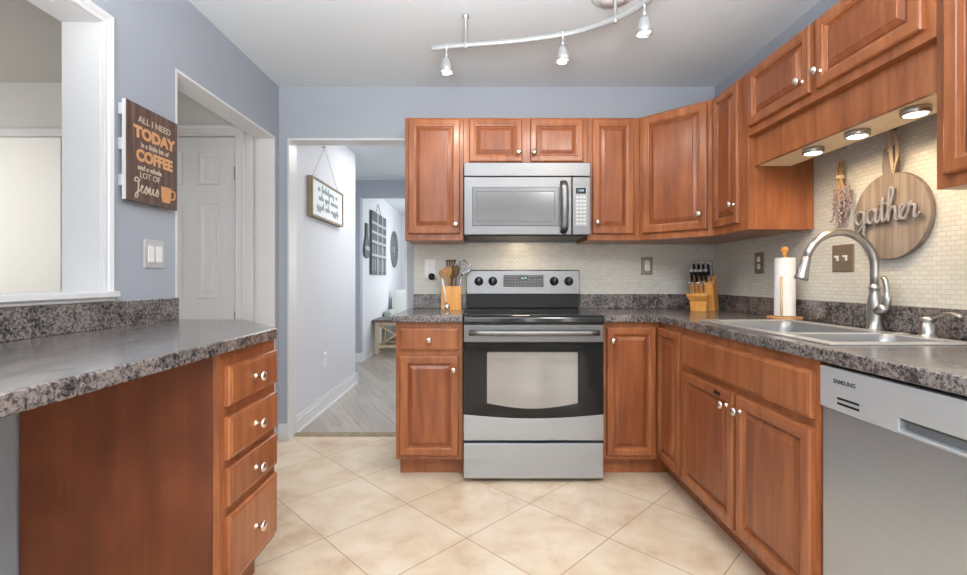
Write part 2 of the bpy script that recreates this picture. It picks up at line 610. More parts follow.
def catmull(pts, n=6):
    P = [Vector(p) for p in pts]
    P = [P[0]] + P + [P[-1]]
    out = []
    for i in range(1, len(P) - 2):
        for k in range(n):
            t = k / n
            a, b, c, d = P[i - 1], P[i], P[i + 1], P[i + 2]
            out.append(0.5 * ((2 * b) + (c - a) * t + (2 * a - 5 * b + 4 * c - d) * t * t + (3 * b - a - 3 * c + d) * t ** 3))
    out.append(P[-2])
    return out

# ------------------------------------------------------------------ room shell
H = 2.44
XL, XR, YB, YN = -1.39, 1.624, 3.193, -2.3
struct('floor', B((-1.52, 1.75, YN, 3.285, -0.05, 0)), M['floor'])
struct('floor_hall', B((-4, 2.2, 3.285, 9.6, -0.05, 0)), M['planks'])
struct('floor_dining', B((-4, -1.52, YN, 3.285, -0.05, 0)), M['planks'])
struct('ceiling', B((-1.52, 1.75, YN, 3.32, H, H + 0.05)), M['ceiling'])
struct('ceiling_hall', B((-4, 2.2, 3.32, 9.6, H, H + 0.05)), M['ceiling'])
struct('ceiling_dining', B((-4, -1.52, YN, 3.32, H, H + 0.05)), M['greige_ceiling'])
DW = 2.076   # head of the left doorway
wl = B((-1.52, XL, YN, 0.45, 0, H), (-1.52, XL, 0.45, 1.705, 0, 1.05), (-1.52, XL, 0.45, 1.705, 2.067, H),
       (-1.52, XL, 1.705, 2.119, 0, H), (-1.52, XL, 2.119, 3.12, DW, H), (-1.52, XL, 3.135, 3.32, 0, H), (-1.52, XL, 3.119, 3.136, DW, H))
struct('wall_left', wl, M['blue'])
struct('wall_back', B((XL, -1.33, YB, 3.32, 0, H), (-1.33, -0.504, YB, 3.32, 2.085, H), (-0.504, XR, YB, 3.32, 0, H)), M['blue'])
struct('wall_right', B((XR, 1.75, YN, 3.32, 0, H)), M['blue'])
struct('wall_rear', B((-4, -1.05, YN - 0.12, YN, 0, H), (0.35, 1.75, YN - 0.12, YN, 0, H),
                      (-1.05, 0.35, YN - 0.12, YN, 0, 0.7), (-1.05, 0.35, YN - 0.12, YN, 2.2, H)), M['beige'])
wr = struct('window_1', B((-1.05, -0.99, YN - 0.10, YN - 0.02, 0.7, 2.2), (0.29, 0.35, YN - 0.10, YN - 0.02, 0.7, 2.2),
                     (-0.99, 0.29, YN - 0.10, YN - 0.02, 0.7, 0.76), (-0.99, 0.29, YN - 0.10, YN - 0.02, 2.14, 2.2),
                     (-0.38, -0.32, YN - 0.10, YN - 0.02, 0.76, 2.14)), M['white'])
# linings, casings and sills
struct('trim_1', B((-1.33, -1.318, YB - 0.002, 3.322, 0, 2.085), (-1.318, -0.516, YB - 0.002, 3.322, 2.073, 2.085),
                   (-0.516, -0.504, YB - 0.002, 3.322, 0, 2.073)), M['white'], 'white lining of the opening in the back wall')
struct('trim_2', B((-1.522, XL + 0.001, 3.12, 3.1355, 0, DW), (-1.522, XL + 0.001, 2.119, 3.12, DW - 0.012, DW),
                   (-1.522, XL + 0.001, 2.107, 2.121, 0.93, DW)), M['white'], 'white lining of the doorway in the left wall')
# pass-through: lining, moulded casing, sill
win = struct('window_2', B((-1.53, XL, 1.690, 1.7051, 1.05, 2.067), (-1.53, XL, 0.45, 1.690, 2.052, 2.067),
                           (-1.53, XL, 0.45, 0.465, 1.05, 2.052)), M['white'], 'white lining of the pass-through in the left wall')
def sweep(prof, path, place):
    """mitred moulding: prof = closed (offset, thickness) loop; path(offset) -> 2D corner points; place(p, thickness) -> 3D"""
    n_ = len(path(0.0))
    m_ = MB()
    m_.rings([[place(path(o_)[k], t_) for (o_, t_) in prof] for k in range(n_)])
    return m_
CAS = [(0.0, 0.0), (0.0, 0.012), (0.006, 0.014), (0.010, 0.012), (0.018, 0.012), (0.022, 0.018), (0.030, 0.020), (0.036, 0.022), (0.036, 0.0)]
sweep(CAS, lambda o: [(1.692 + o, 1.066), (1.692 + o, 2.054 + o), (0.40, 2.054 + o)], lambda p, t: (XL + t, p[0], p[1])).build('casing', M['white'], win)
sl = MB()
sl.box(-1.55, XL + 0.036, 0.38, 1.742, 1.044, 1.066)
sl.box(XL, XL + 0.022, 0.40, 1.735, 1.030, 1.044)
sl.build('sill', M['white'], win, 0.003)

# dining room beyond the pass-through and the alcove
struct('wall_dining', B((-4, -2.281, 3.12, 3.25, 0, H), (-2.281, -1.655, 3.12, 3.25, 2.079, H), (-1.655, -1.52, 3.12, 3.25, 0, H)), M['beige'])
struct('wall_west', B((-4.12, -4, YN, 3.25, 0, H)), M['beige'])
d1 = MB()
DX0, DX1 = -2.276, -1.661
d1.box(DX0, DX1, 3.135, 3.17, 0.008, 2.074)
door = struct('door_1', d1, M['doorwhite'], 'white six panel door beyond the left doorway')
dp = MB()
for (a, b) in ((0.108, 0.258), (0.357, 0.507)):
    for (z0, z1) in ((0.20, 0.80), (0.98, 1.632), (1.752, 1.975)):
        x0, x1 = DX0 + a, DX0 + b
        rect = lambda e, y: [(x0 + e, y, z0 + e), (x1 - e, y, z0 + e), (x1 - e, y, z1 - e), (x0 + e, y, z1 - e)]
        dp.rings([rect(0, 3.1352), rect(0.004, 3.129), rect(0.016, 3.1345), rect(0.03, 3.1345), rect(0.05, 3.1295)], cap0=False)
dp.build('panel', M['doorwhite'], door)
hg = MB()
for z in (1.83, 0.85, 0.25):
    hg.tube([(DX1 + 0.004, 3.128, z - 0.045), (DX1 + 0.004, 3.128, z + 0.045)], 0.007, 8)
hg.build('hinge', M['darkgrey'], door)
CAS2 = [(0.0, 0.0), (0.0, 0.012), (0.010, 0.015), (0.016, 0.012), (0.07, 0.014), (0.085, 0.022), (0.105, 0.022), (0.105, 0.0)]
CAS3 = [(o * 0.6, t) for o, t in CAS2]
cs = sweep(CAS3, lambda o: [(-1.646 + o, 0.0), (-1.646 + o, 2.086 + o), (-2.291 - o, 2.086 + o), (-2.291 - o, 0.0)], lambda p, t: (p[0], 3.12 - t, p[1]))
cs.box(-1.585, -1.535, 3.108, 3.12, 0, 2.147)
struct('trim_3', cs, M['white'], 'white casing around the six panel door')
cd2 = B((-3.65, -2.80, 3.085, 3.119, 0.01, 2.06))
dd = struct('door_2', cd2, M['closetwhite'], 'plain white door seen through the pass-through', bevel=0.003)
struct('trim_4', B((-3.75, -2.70, 3.09, 3.119, 2.066, 2.12), (-2.795, -2.70, 3.09, 3.119, 0, 2.066), (-3.75, -3.655, 3.09, 3.119, 0, 2.066)), M['white'],
       'white casing around the plain door')

# hall
struct('wall_hall', B((-1.46, -1.33, 3.32, 4.93, 0, H)), M['hallpaint'])
struct('wall_hall_right', B((0.2, 0.33, 3.32, 9.6, 0, H)), M['hallpaint'])
struct('wall_cross', B((-4, -1.61, 6.2, 6.33, 0, H), (-1.61, 0.2, 6.2, 6.33, 2.22, H)), M['blue'])
struct('wall_living', B((-1.74, -1.61, 6.33, 9.6, 0, H)), M['hallpaint'])
struct('wall_far', B((-1.74, 0.33, 9.5, 9.6, 0, H)), M['hallpaint'])
def base_prof(mb, x, y0, y1, s=1):
    mb.box(min(x, x + s * 0.014), max(x, x + s * 0.014), y0, y1, 0, 0.095)
    mb.box(min(x, x + s * 0.009), max(x, x + s * 0.009), y0, y1, 0.095, 0.12)
    mb.box(min(x, x + s * 0.028), max(x, x + s * 0.028), y0, y1, 0, 0.018)
bh = MB()
base_prof(bh, -1.33, 3.322, 4.93)
bh.box(-1.46, -1.302, 4.93, 4.944, 0, 0.12)
struct('baseboard_hall', bh, M['white'])
bl = MB()
base_prof(bl, -1.61, 6.19, 9.5)
bl.box(-2.4, -1.596, 6.186, 6.2, 0, 0.12)
struct('baseboard_living', bl, M['white'])
bb = MB()
bb.box(XL, -1.331, YB - 0.014, YB, 0, 0.095)
bb.box(XL, -1.331, YB - 0.009, YB, 0.095, 0.115)
struct('baseboard_back', bb, M['white'])
th = MB()
th.prism([(3.262, 0.0), (3.345, 0.0), (3.33, 0.010), (3.277, 0.010)], -1.318, -0.516, 'x')
struct('trim_5', th, M['framewood'], 'wood threshold strip between tile and plank floor')

# mosaic splashback
struct('wall_back_tile', B((-0.455, 1.614, 3.184, 3.1929, 1.010, 1.36)), M['mosaicx'], 'cream mosaic tile on the back wall')
struct('wall_right_tile', B((1.614, 1.6239, 0.2, 3.1929, 1.010, 1.83)), M['mosaicy'], 'cream mosaic tile on the right wall')

# ------------------------------------------------------------------ cabinet kit
def rect_ring(x0, x1, z0, z1, e, y):
    return [(x0 + e, y, z0 + e), (x1 - e, y, z0 + e), (x1 - e, y, z1 - e), (x0 + e, y, z1 - e)]

def knob(parent, x, y, z, label=None):
    m = MB()
    m.lathe([(0.010, 0), (0.010, 0.002), (0.006, 0.004), (0.006, 0.016), (0.012, 0.020), (0.0168, 0.025), (0.0168, 0.029), (0.013, 0.034), (0.004, 0.036)],
            (x, y, z), '-y', 14)
    return m.build('knob', M['knob'], parent)

def panel_door(root, x0, x1, z0, z1, yf, knob_at=None, fw=0.048, mat=None):
    """raised panel door: frame with rounded edge and ogee, raised centre panel; faces local -y, back at yf"""
    mat = mat or M['cherry']
    T = 0.020
    rr = lambda e, d: rect_ring(x0, x1, z0, z1, e, yf - d)
    m = MB()
    m.rings([rr(0, 0), rr(0, T - 0.006), rr(0.0025, T - 0.002), rr(0.007, T), rr(fw - 0.012, T), rr(fw - 0.009, T - 0.003),
             rr(fw - 0.003, T - 0.0045), rr(fw - 0.001, T - 0.012), rr(fw + 0.001, T - 0.0145), rr(fw + 0.001, 0.002)], cap1=False)
    d = m.build('door', mat, root)
    p = MB()
    p.rings([rr(fw + 0.0005, 0.003), rr(fw + 0.0005, T - 0.0145), rr(fw + 0.006, T - 0.0145), rr(fw + 0.008, T - 0.0115), rr(fw + 0.024, T - 0.0045),
             rr(fw + 0.026, T - 0.0045), rr(fw + 0.028, T - 0.0015)])
    p.build('panel', M['doorpanel'], d)
    if knob_at:
        knob(d, knob_at[0], yf - T, knob_at[1])
    return d

def slab_front(root, name, x0, x1, z0, z1, yf, knob_at=None, mat=None):
    T = 0.020
    rr = lambda e, d: rect_ring(x0, x1, z0, z1, e, yf - d)
    m = MB()
    m.rings([rr(0, 0), rr(0, T - 0.008), rr(0.003, T - 0.003), rr(0.010, T - 0.0015), rr(0.013, T)])
    d = m.build(name, mat or M['cherry'], root)
    if knob_at:
        knob(d, knob_at[0], yf - T, knob_at[1])
    return d

FY = 2.863       # face plane of the back run's wall cabinets
FX = 1.294       # face plane of the right run's wall cabinets
ZB, ZT = 1.352, 2.112
G = 0.0015
# wall cabinet left of the microwave
c = thing('wall_cabinet', 'tall single door cherry wall cabinet left of the microwave', 'wall cabinet', (-0.465, FY, ZB))
B((0, 0.362, 0, 0.325, 0, ZT - ZB)).build('body', M['cherry'], c, 0.0015)
panel_door(c, 0.022, 0.340, 0.040, ZT - ZB - 0.012, 0, (0.316, 0.095))
# over the microwave
c = thing('wall_cabinet', 'short two door cherry wall cabinet above the microwave', 'wall cabinet', (-0.1015, FY, 1.816))
B((0, 0.7655, 0, 0.325, 0, ZT - 1.816)).build('body', M['cherry'], c, 0.0015)
panel_door(c, 0.035, 0.362, 0.020, ZT - 1.816 - 0.012, 0, (0.338, 0.072), fw=0.045)
panel_door(c, 0.412, 0.738, 0.020, ZT - 1.816 - 0.012, 0, (0.434, 0.072), fw=0.045)
# right of the microwave
c = thing('wall_cabinet', 'narrow single door cherry wall cabinet right of the microwave', 'wall cabinet', (0.6655, FY, ZB))
B((0, 0.323, 0, 0.325, 0, ZT - ZB)).build('body', M['cherry'], c, 0.0015)
panel_door(c, 0.030, 0.284, 0.040, ZT - ZB - 0.012, 0, (0.054, 0.11))
# diagonal corner cabinet: built from its front edge, face turned 45 degrees
ax, ay = 0.990, FY
bx, by = FX, 2.559
dl = math.hypot(bx - ax, by - ay)
ang = math.degrees(math.atan2(by - ay, bx - ax))
c = thing('corner_wall_cabinet', 'diagonal cherry wall cabinet with large door across the corner', 'wall cabinet', (ax, ay, ZB), ang)
def to_local(px, py):
    v = Matrix.Rotation(-R(ang), 2) @ Vector((px - ax, py - ay))
    return (v.x, v.y)
poly = [to_local(*p) for p in ((ax, ay), (bx, by), (1.612, by), (1.612, 3.183), (ax, 3.183))]
MB().prism(poly, 0, ZT - ZB).build('body', M['cherry'], c, 0.0015)
panel_door(c, 0.020, dl - 0.030, 0.040, ZT - ZB - 0.012, -0.001, (dl - 0.066, 0.125), fw=0.050)
# narrow cabinet on the right wall
c = thing('wall_cabinet', 'narrow cherry wall cabinet on the right wall, beside the corner cabinet', 'wall cabinet', (FX, 2.557, ZB), -90)
B((0, 0.328, 0, 0.316, 0, ZT - ZB)).build('body', M['cherry'], c, 0.0015)
panel_door(c, 0.012, 0.262, 0.040, ZT - ZB - 0.012, 0, (0.236, 0.135), fw=0.046)
# bridge cabinet over the sink with valance and lamp shelf
c = thing('bridge_cabinet', 'short two door cherry cabinet bridging over the sink, with a valance board', 'wall cabinet', (FX, 2.228, 1.800), -90)
B((0, 0.917, 0, 0.316, 0, ZT - 1.800)).build('body', M['cherry'], c, 0.0015)
panel_door(c, 0.022, 0.436, 0.036, ZT - 1.800 - 0.012, 0, (0.400, 0.092), fw=0.048)
panel_door(c, 0.468, 0.888, 0.036, ZT - 1.800 - 0.012, 0, (0.497, 0.092), fw=0.048)
B((0.001, 0.916, 0.030, 0.048, -0.143, -0.0005)).build('valance', M['cherry'], c, 0.0015)
B((0.001, 0.916, 0.0485, 0.205, -0.143, -0.131)).build('lamp_shelf', M['maple'], c, 0.001, label='pale maple underside shelf')

# tall one at the right edge
c = thing('wall_cabinet', 'tall cherry wall cabinet at the right edge of the picture, past the puck lights', 'wall cabinet', (FX, 1.3095, ZB + 0.012), -90)
B((0, 0.50, 0, 0.316, 0, ZT - ZB - 0.012)).build('body', M['cherry'], c, 0.0015)
panel_door(c, 0.034, 0.466, 0.035, ZT - ZB - 0.024, 0, (0.437, 0.10))

# puck lights on the lamp shelf
def puck(loc, label):
    t = thing('puck_light', label, 'puck light', loc, 0, 'puck lights under the bridge cabinet')
    m = MB()
    m.lathe([(0.036, 0.0), (0.039, -0.002), (0.039, -0.020), (0.036, -0.022), (0.031, -0.022), (0.031, -0.019), (0.001, -0.019)], (0, 0, 0), 'z', 28)
    m.build('housing', M['nickel'], t)
    l = MB()
    l.lathe([(0.030, -0.0195), (0.030, -0.0225), (0.022, -0.025), (0.001, -0.026)], (0, 0, 0), 'z', 24)
    l.build('lens', M['lens'], t, label='glowing frosted lens')
    return t
for loc, lab in (((1.388, 1.925, 1.6565), 'lit puck light farthest from the camera, above the faucet side of the sink'),
                 ((1.388, 1.700, 1.6565), 'lit middle puck light under the bridge cabinet'),
                 ((1.388, 1.472, 1.6565), 'lit puck light nearest the tall right edge cabinet')):
    puck(loc, lab)
    a = area('puck_glow', (loc[0], loc[1], loc[2] - 0.03), (loc[0] + 0.05, loc[1], 0.9), 0.05, 1.25, (1.0, 0.75, 0.46), shape='DISK', spread=168)

# ------------------------------------------------------------------ base cabinets
BY, BX = 2.583, 1.003
TOP = 0.870
c = thing('base_cabinet', 'cherry base cabinet with one drawer over one door, left of the range', 'base cabinet', (-0.470, BY, 0))
B((0, 0.373, 0, 0.600, 0.106, TOP), (0.012, 0.373, 0.075, 0.600, 0, 0.106)).build('body', M['cherry'], c)
slab_front(c, 'drawer', 0.024, 0.352, 0.716, 0.842, 0, (0.188, 0.776))
panel_door(c, 0.022, 0.352, 0.130, 0.685, 0, (0.324, 0.612))
# corner base
c = thing('corner_base_cabinet', 'L shaped cherry corner base cabinet with two folding doors right of the range', 'base cabinet', (0, 0, 0))
pl = [(0.690, 3.18), (0.690, BY), (BX, BY), (BX, 2.282), (1.612, 2.282), (1.612, 3.18)]
pt = [(0.690, 3.18), (0.690, BY + 0.075), (BX + 0.075, BY + 0.075), (BX + 0.075, 2.282), (1.612, 2.282), (1.612, 3.18)]
MB().prism(pl, 0.106, TOP).prism(pt, 0, 0.106).build('body', M['cherry'], c)
panel_door(c, 0.706, BX - 0.024, 0.130, 0.842, BY, (0.735, 0.772), fw=0.045)
# the second leaf faces -x: built in a turned child frame baked into mesh coordinates
def panel_door_x(root, ya, yb, z0, z1, xf, fw=0.045):
    tmp = bpy.data.objects.new('tmp', None)
    COL.objects.link(tmp)
    d = panel_door(tmp, 0, ya - yb, z0, z1, 0, fw=fw)
    mat = Matrix.Translation((xf, ya, 0)) @ Matrix.Rotation(R(-90), 4, 'Z')
    for o in [d] + list(d.children):
        o.data.transform(mat)
        if o is d:
            o.parent = root
    bpy.data.objects.remove(tmp)
    return d
panel_door_x(c, BY - 0.006, 2.298, 0.130, 0.842, BX)
# sink base
c = thing('sink_base_cabinet', 'wide cherry sink base cabinet with false drawer front and two doors', 'base cabinet', (BX, 2.280, 0), -90)
B((0, 0.918, 0, 0.016, 0.106, TOP), (0, 0.016, 0.016, 0.60, 0.106, TOP), (0.902, 0.918, 0.016, 0.60, 0.106, TOP), (0.016, 0.902, 0.016, 0.60, 0.106, 0.122),
  (0, 0.918, 0.075, 0.090, 0, 0.106)).build('body', M['cherry'], c)
slab_front(c, 'false_front', 0.020, 0.900, 0.694, 0.838, 0)
panel_door(c, 0.022, 0.476, 0.130, 0.665, 0, (0.438, 0.610))
panel_door(c, 0.498, 0.900, 0.130, 0.665, 0, (0.534, 0.610))
MB().box(0.345, 0.390, -0.026, -0.0205, 0.634, 0.648).build('latch', M['black'], c, 0.002, label='small black catch near the top of the door')

# worktops
wt = thing('worktop', 'speckled grey brown laminate worktop left of the range', 'worktop', (0, 0, 0))
B((-0.487, -0.094, 2.550, 3.183, 0.872, 0.912)).build('slab', M['granite'], wt, 0.006, 3)
B((-0.455, -0.094, 3.163, 3.183, 0.912, 1.010)).build('upstand', M['granite'], wt, 0.004)
SX0, SX1, SY0, SY1 = 1.075, 1.485, 1.41, 2.215
wt = thing('worktop', 'long L shaped speckled laminate worktop around the sink', 'worktop', (0, 0, 0))
cells([0.684, 0.985, SX0, SX1, 1.613], [0.15, SY0, SY1, 2.550, 3.183], {(0, 0), (0, 1), (0, 2), (2, 1)}, 0.872, 0.912).build('slab', M['granite'], wt, 0.006, 3)
cells([0.684, 1.593, 1.613], [0.15, 3.163, 3.183], {(0, 0)}, 0.912, 1.010).build('upstand', M['granite'], wt, 0.004)

# left counter with drawers
c = thing('drawer_cabinet', 'cherry cabinet with four stacked drawers under the left counter', 'drawer cabinet', (-0.780, 1.392, 0), 90)
B((0.0, 0.36, 0.0, 0.60, 0.14, 0.889), (0.02, 0.36, 0.075, 0.60, 0, 0.14)).build('body', M['cherry'], c)
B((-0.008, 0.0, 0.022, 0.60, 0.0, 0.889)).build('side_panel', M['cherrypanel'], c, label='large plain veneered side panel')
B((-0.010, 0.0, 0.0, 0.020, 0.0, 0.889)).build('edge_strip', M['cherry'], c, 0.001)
for (z0, z1) in ((0.722, 0.846), (0.558, 0.690), (0.416, 0.534), (0.165, 0.386)):
    slab_front(c, 'drawer', 0.016, 0.348, z0, z1, 0, (0.172, (z0 + z1) / 2))
wt = thing('worktop', 'speckled laminate counter along the left wall with a clipped far corner', 'worktop', (0, 0, 0))
MB().prism([(XL + 0.001, 0.35), (-0.754, 0.35), (-0.754, 1.72), (-1.07, 2.10), (XL + 0.001, 2.105)], 0.890, 0.930).build('slab', M['granite'], wt, 0.006, 3)
B((XL + 0.001, XL + 0.020, 0.35, 2.105, 0.930, 1.029)).build('upstand', M['granite'], wt, 0.003)

# ------------------------------------------------------------------ range
rg = thing('range', 'stainless steel freestanding electric range with black glass door', 'range', (-0.0895, 2.515, 0))
W_ = 0.762
B((0.004, W_ - 0.004, 0.05, 0.655, 0.03, 0.895)).build('body', M['darkgrey'], rg, 0.002)
for (x, y) in ((0.05, 0.09), (W_ - 0.05, 0.09), (0.05, 0.6), (W_ - 0.05, 0.6)):
    f = MB()
    f.lathe([(0.018, 0), (0.018, 0.01), (0.010, 0.012), (0.010, 0.03)], (x, y, 0), 'z', 10)
    f.build('foot', M['black'], rg)
B((0, W_, 0, 0.05, 0.026, 0.218)).build('storage_drawer', M['steelv'], rg, 0.004)
# oven door: stainless lower band with arched top, black glass, stainless top band
arc = [(0.0, 0.374)] + [(W_ * k / 16, 0.374 - 0.022 * math.sin(PI * k / 16)) for k in range(1, 16)] + [(W_, 0.374)]
MB().prism([(0, 0.234), (W_, 0.234)] + arc[::-1], 0.0, 0.05, 'y').build('lower_band', M['steelv'], rg, 0.002)
od = MB().prism([(x, z + 0.0005) for x, z in arc] + [(W_, 0.766), (0, 0.766)], 0.002, 0.05, 'y').build('oven_door', M['blackglass'], rg)
wn = [(0.128, 0.40)] + [(0.128 + 0.494 * k / 12, 0.437 - 0.037 * math.sin(PI * k / 12) ** 0.8) for k in range(0, 13)][1:-1] + [(0.622, 0.40)]
wpoly = [(0.128, 0.437)] + [(0.128 + 0.494 * k / 12, 0.437 - 0.030 * math.sin(PI * k / 12)) for k in range(1, 12)] + [(0.622, 0.437), (0.622, 0.708), (0.616, 0.714), (0.134, 0.714), (0.128, 0.708)]
MB().prism(wpoly, 0.0005, 0.006, 'y').build('window', M['ovenwindow'], od, label='grey oven window with curved lower edge')
tb = B((0, W_, 0.0, 0.05, 0.768, 0.864)).build('upper_band', M['steel'], rg, 0.003)
hd = MB()
hp = [(0.03 + (W_ - 0.06) * k / 12, -0.036 - 0.012 * math.sin(PI * k / 12), 0.822) for k in range(13)]
hd.tube(hp, 0.015, 12, 0.75, up=(0, 1, 0))
hd.build('handle', M['steel'], rg)
for x in (0.045, W_ - 0.045):
    hb = MB()
    hb.box(x - 0.012, x + 0.012, -0.034, 0.001, 0.811, 0.833)
    hb.build('handle_bracket', M['steel'], rg, 0.003)
ct = MB()
ct.prism([(-0.012, 0.868), (0.02, 0.868), (0.655, 0.895), (0.655, 0.916), (0.02, 0.918), (-0.004, 0.914), (-0.014, 0.904), (-0.016, 0.882)], 0.0, W_, 'x')
cto = ct.build('cooktop', M['cooktop'], rg, 0.004)
for (x, y, r) in ((0.20, 0.18, 0.105), (0.56, 0.18, 0.085), (0.20, 0.45, 0.08), (0.56, 0.45, 0.105)):
    m = MB()
    for q in (1.0, 0.6):
        a = [[(x + (r * q + e) * math.cos(2 * PI * k / 36), y + (r * q + e) * math.sin(2 * PI * k / 36), 0.9182) for k in range(36)] for e in (-0.0015, 0.0015)]
        m.rings(a, False, False)
    m.build('burner_ring', M['burner'], cto)
# backguard
bgd = MB()
bgd.prism([(0.600, 0.918), (0.657, 0.918), (0.657, 1.174), (0.622, 1.174), (0.615, 1.168), (0.597, 1.016), (0.600, 1.010), (0.615, 1.004), (0.615, 0.935)], 0.004, W_ - 0.004, 'x')
bk = B((0.004, W_ - 0.004, 0.613, 0.657, 0.9185, 1.012)).build('backguard_base', M['black'], rg, 0.002)
bgm = MB().prism([(0.594, 1.012), (0.657, 1.012), (0.657, 1.176), (0.622, 1.176), (0.612, 1.170)], 0.0, W_, 'x')
bgp = bgm.build('backguard', M['steel'], rg, 0.003)
def gy(z):   # front plane of the tilted backguard
    return 0.594 + (z - 1.012) * (0.612 - 0.594) / (1.170 - 1.012)
for x in (0.082, 0.176, 0.590, 0.688):
    m = MB()
    zc = 1.098
    m.lathe([(0.030, 0.0), (0.030, 0.004), (0.024, 0.006), (0.023, 0.024), (0.019, 0.027), (0.001, 0.027)], (x, gy(zc) + 0.001, zc), '-y', 20)
    m.box(x - 0.005, x + 0.005, gy(zc) - 0.036, gy(zc) - 0.022, zc - 0.021, zc + 0.021)
    kn = m.build('control_knob', M['black'], bgp)
    B((x - 0.0012, x + 0.0012, gy(zc) - 0.0368, gy(zc) - 0.036, zc + 0.002, zc + 0.020)).build('pointer_mark', M['key'], bgp)
dpo = MB().prism([(gy(1.060) - 0.0025, 1.060), (gy(1.060) + 0.003, 1.060), (gy(1.140) + 0.003, 1.140), (gy(1.140) - 0.0025, 1.140)], 0.248, 0.518, 'x').build('control_panel', M['grey'] if False else M['darkgrey'], bgp)
kk = MB()
for r_ in range(4):
    for q in range(13):
        if 5 <= q <= 7 and r_ >= 2:
            continue
        z = 1.070 + r_ * 0.0185
        x = 0.262 + q * 0.0193
        kk.box(x, x + 0.011, gy(z) - 0.0042, gy(z) - 0.0015, z, z + 0.0075)
kk.build('touch_keys', M['grey'], bgp)
B((0.356, 0.412, gy(1.112) - 0.0045, gy(1.112) - 0.0015, 1.106, 1.132)).build('clock_display', M['display'], bgp)
text_obj('clock_digits', '12:00', 0.018, M['digit'], bgp, 0.384, gy(1.119) - 0.0052, 1.119, 0.0004)

# ------------------------------------------------------------------ microwave
mw = thing('microwave', 'stainless over-the-range microwave hung between the wall cabinets', 'microwave', (-0.0965, 2.780, 1.379))
MW, MH = 0.762, 0.435
B((0.002, MW - 0.002, 0.03, 0.400, 0.004, MH)).build('case', M['darkgrey'], mw, 0.002)
MB().prism([(0.04, -0.004), (0.385, -0.010), (0.385, -0.004 + 0.006), (0.03, 0.003)], 0.02, MW - 0.02, 'x').build('underside_vent', M['black'], mw)
B((0, MW, -0.004, 0.03, 0.352, MH)).build('vent_band', M['steel'], mw, 0.004)
mdoor = B((0, 0.648, -0.004, 0.03, 0.0, 0.348)).build('door', M['steel'], mw, 0.004)
rr = lambda e, y: rect_ring(0.050, 0.572, 0.052, 0.287, e, y)
MB().rings([rr(0, 0.0), rr(0, -0.006), rr(0.004, -0.008), rr(0.026, -0.008), rr(0.030, -0.0055), rr(0.030, 0.0)]).build('window_border', M['microframe'], mdoor)
B((0.079, 0.543, -0.0062, -0.004, 0.081, 0.258)).build('window', M['microglass'], mdoor, label='mesh screened grey window')
hm = MB()
hpts = [(0.598, -0.008, 0.318), (0.599, -0.030, 0.30)] + [(0.600, -0.040 - 0.012 * math.sin(PI * k / 8), 0.285 - 0.24 * k / 8) for k in range(9)] + [(0.599, -0.030, 0.030), (0.598, -0.006, 0.014)]
hm.tube(catmull(hpts, 3), 0.021, 12, 0.45, up=(0, 1, 0))
hm.build('handle', M['steel'], mdoor)
cp = B((0.652, MW, -0.004, 0.03, 0.0, 0.348)).build('control_panel', M['steel'], mw, 0.004)
B((0.664, 0.740, -0.007, -0.003, 0.050, 0.292)).build('keypad_plate', M['keypad'], cp, 0.001)
B((0.672, 0.732, -0.0085, -0.006, 0.246, 0.282)).build('display', M['display'], cp, 0.001)
text_obj('clock_digits', '12:00', 0.016, M['digit'], cp, 0.702, -0.0089, 0.264, 0.0003)
kk = MB()
for r_ in range(8):
    for q in range(3):
        kk.box(0.674 + q * 0.021, 0.674 + q * 0.021 + 0.014, -0.0082, -0.006, 0.062 + r_ * 0.0225, 0.062 + r_ * 0.0225 + 0.011)
kk.build('touch_keys', M['key'], cp)
text_obj('badge', 'Whirlpool', 0.017, M['grey'], mw, 0.385, -0.0045, 0.394, 0.0006, shear=0.2)
area('range_hood_light', (0.28, 2.98, 1.362), (0.28, 3.10, 0.9), 0.12, 0.7, (1.0, 0.82, 0.60), 0.06)

# ------------------------------------------------------------------ dishwasher
dw = thing('dishwasher', 'stainless steel dishwasher under the right worktop', 'dishwasher', (1.001, 1.3515, 0), -90)
B((0.004, 0.596, 0.02, 0.58, 0.10, 0.862), (0.004, 0.596, 0.09, 0.58, 0.0, 0.10)).build('tub_case', M['darkgrey'], dw)
B((0.002, 0.598, 0, 0.02, 0.112, 0.7425)).build('door_panel', M['steelv'], dw, 0.003)
# control strip: curved lower lip and a pocket handle
xs = [0.002, 0.255, 0.43, 0.598]
st = cells(xs, [0.744, 0.753, 0.781, 0.862], {(1, 1)}, 0, 0.024)
st.v = [(x, 0.018 - z * 1.0 - 0.002, y) for (x, y, z) in st.v]
stp = st.build('control_strip', M['strip'], dw, 0.003)
B((0.2555, 0.4295, 0.011, 0.017, 0.753, 0.781)).build('pocket_back', M['grey'], stp)
MB().prism([(-0.007, 0.7805), (0.004, 0.7805), (0.004, 0.774)], 0.2555, 0.4295, 'x').build('grip_lip', M['steel'], stp)
v = MB()
for z in (0.781, 0.767):
    v.box(0.068, 0.142, -0.0088, -0.006, z - 0.003, z + 0.003)
v.build('vent_slot', M['black'], stp)
text_obj('badge', 'SAMSUNG', 0.0165, M['samsung'], stp, 0.092, -0.0084, 0.826, 0.0006, bold=0.0002)

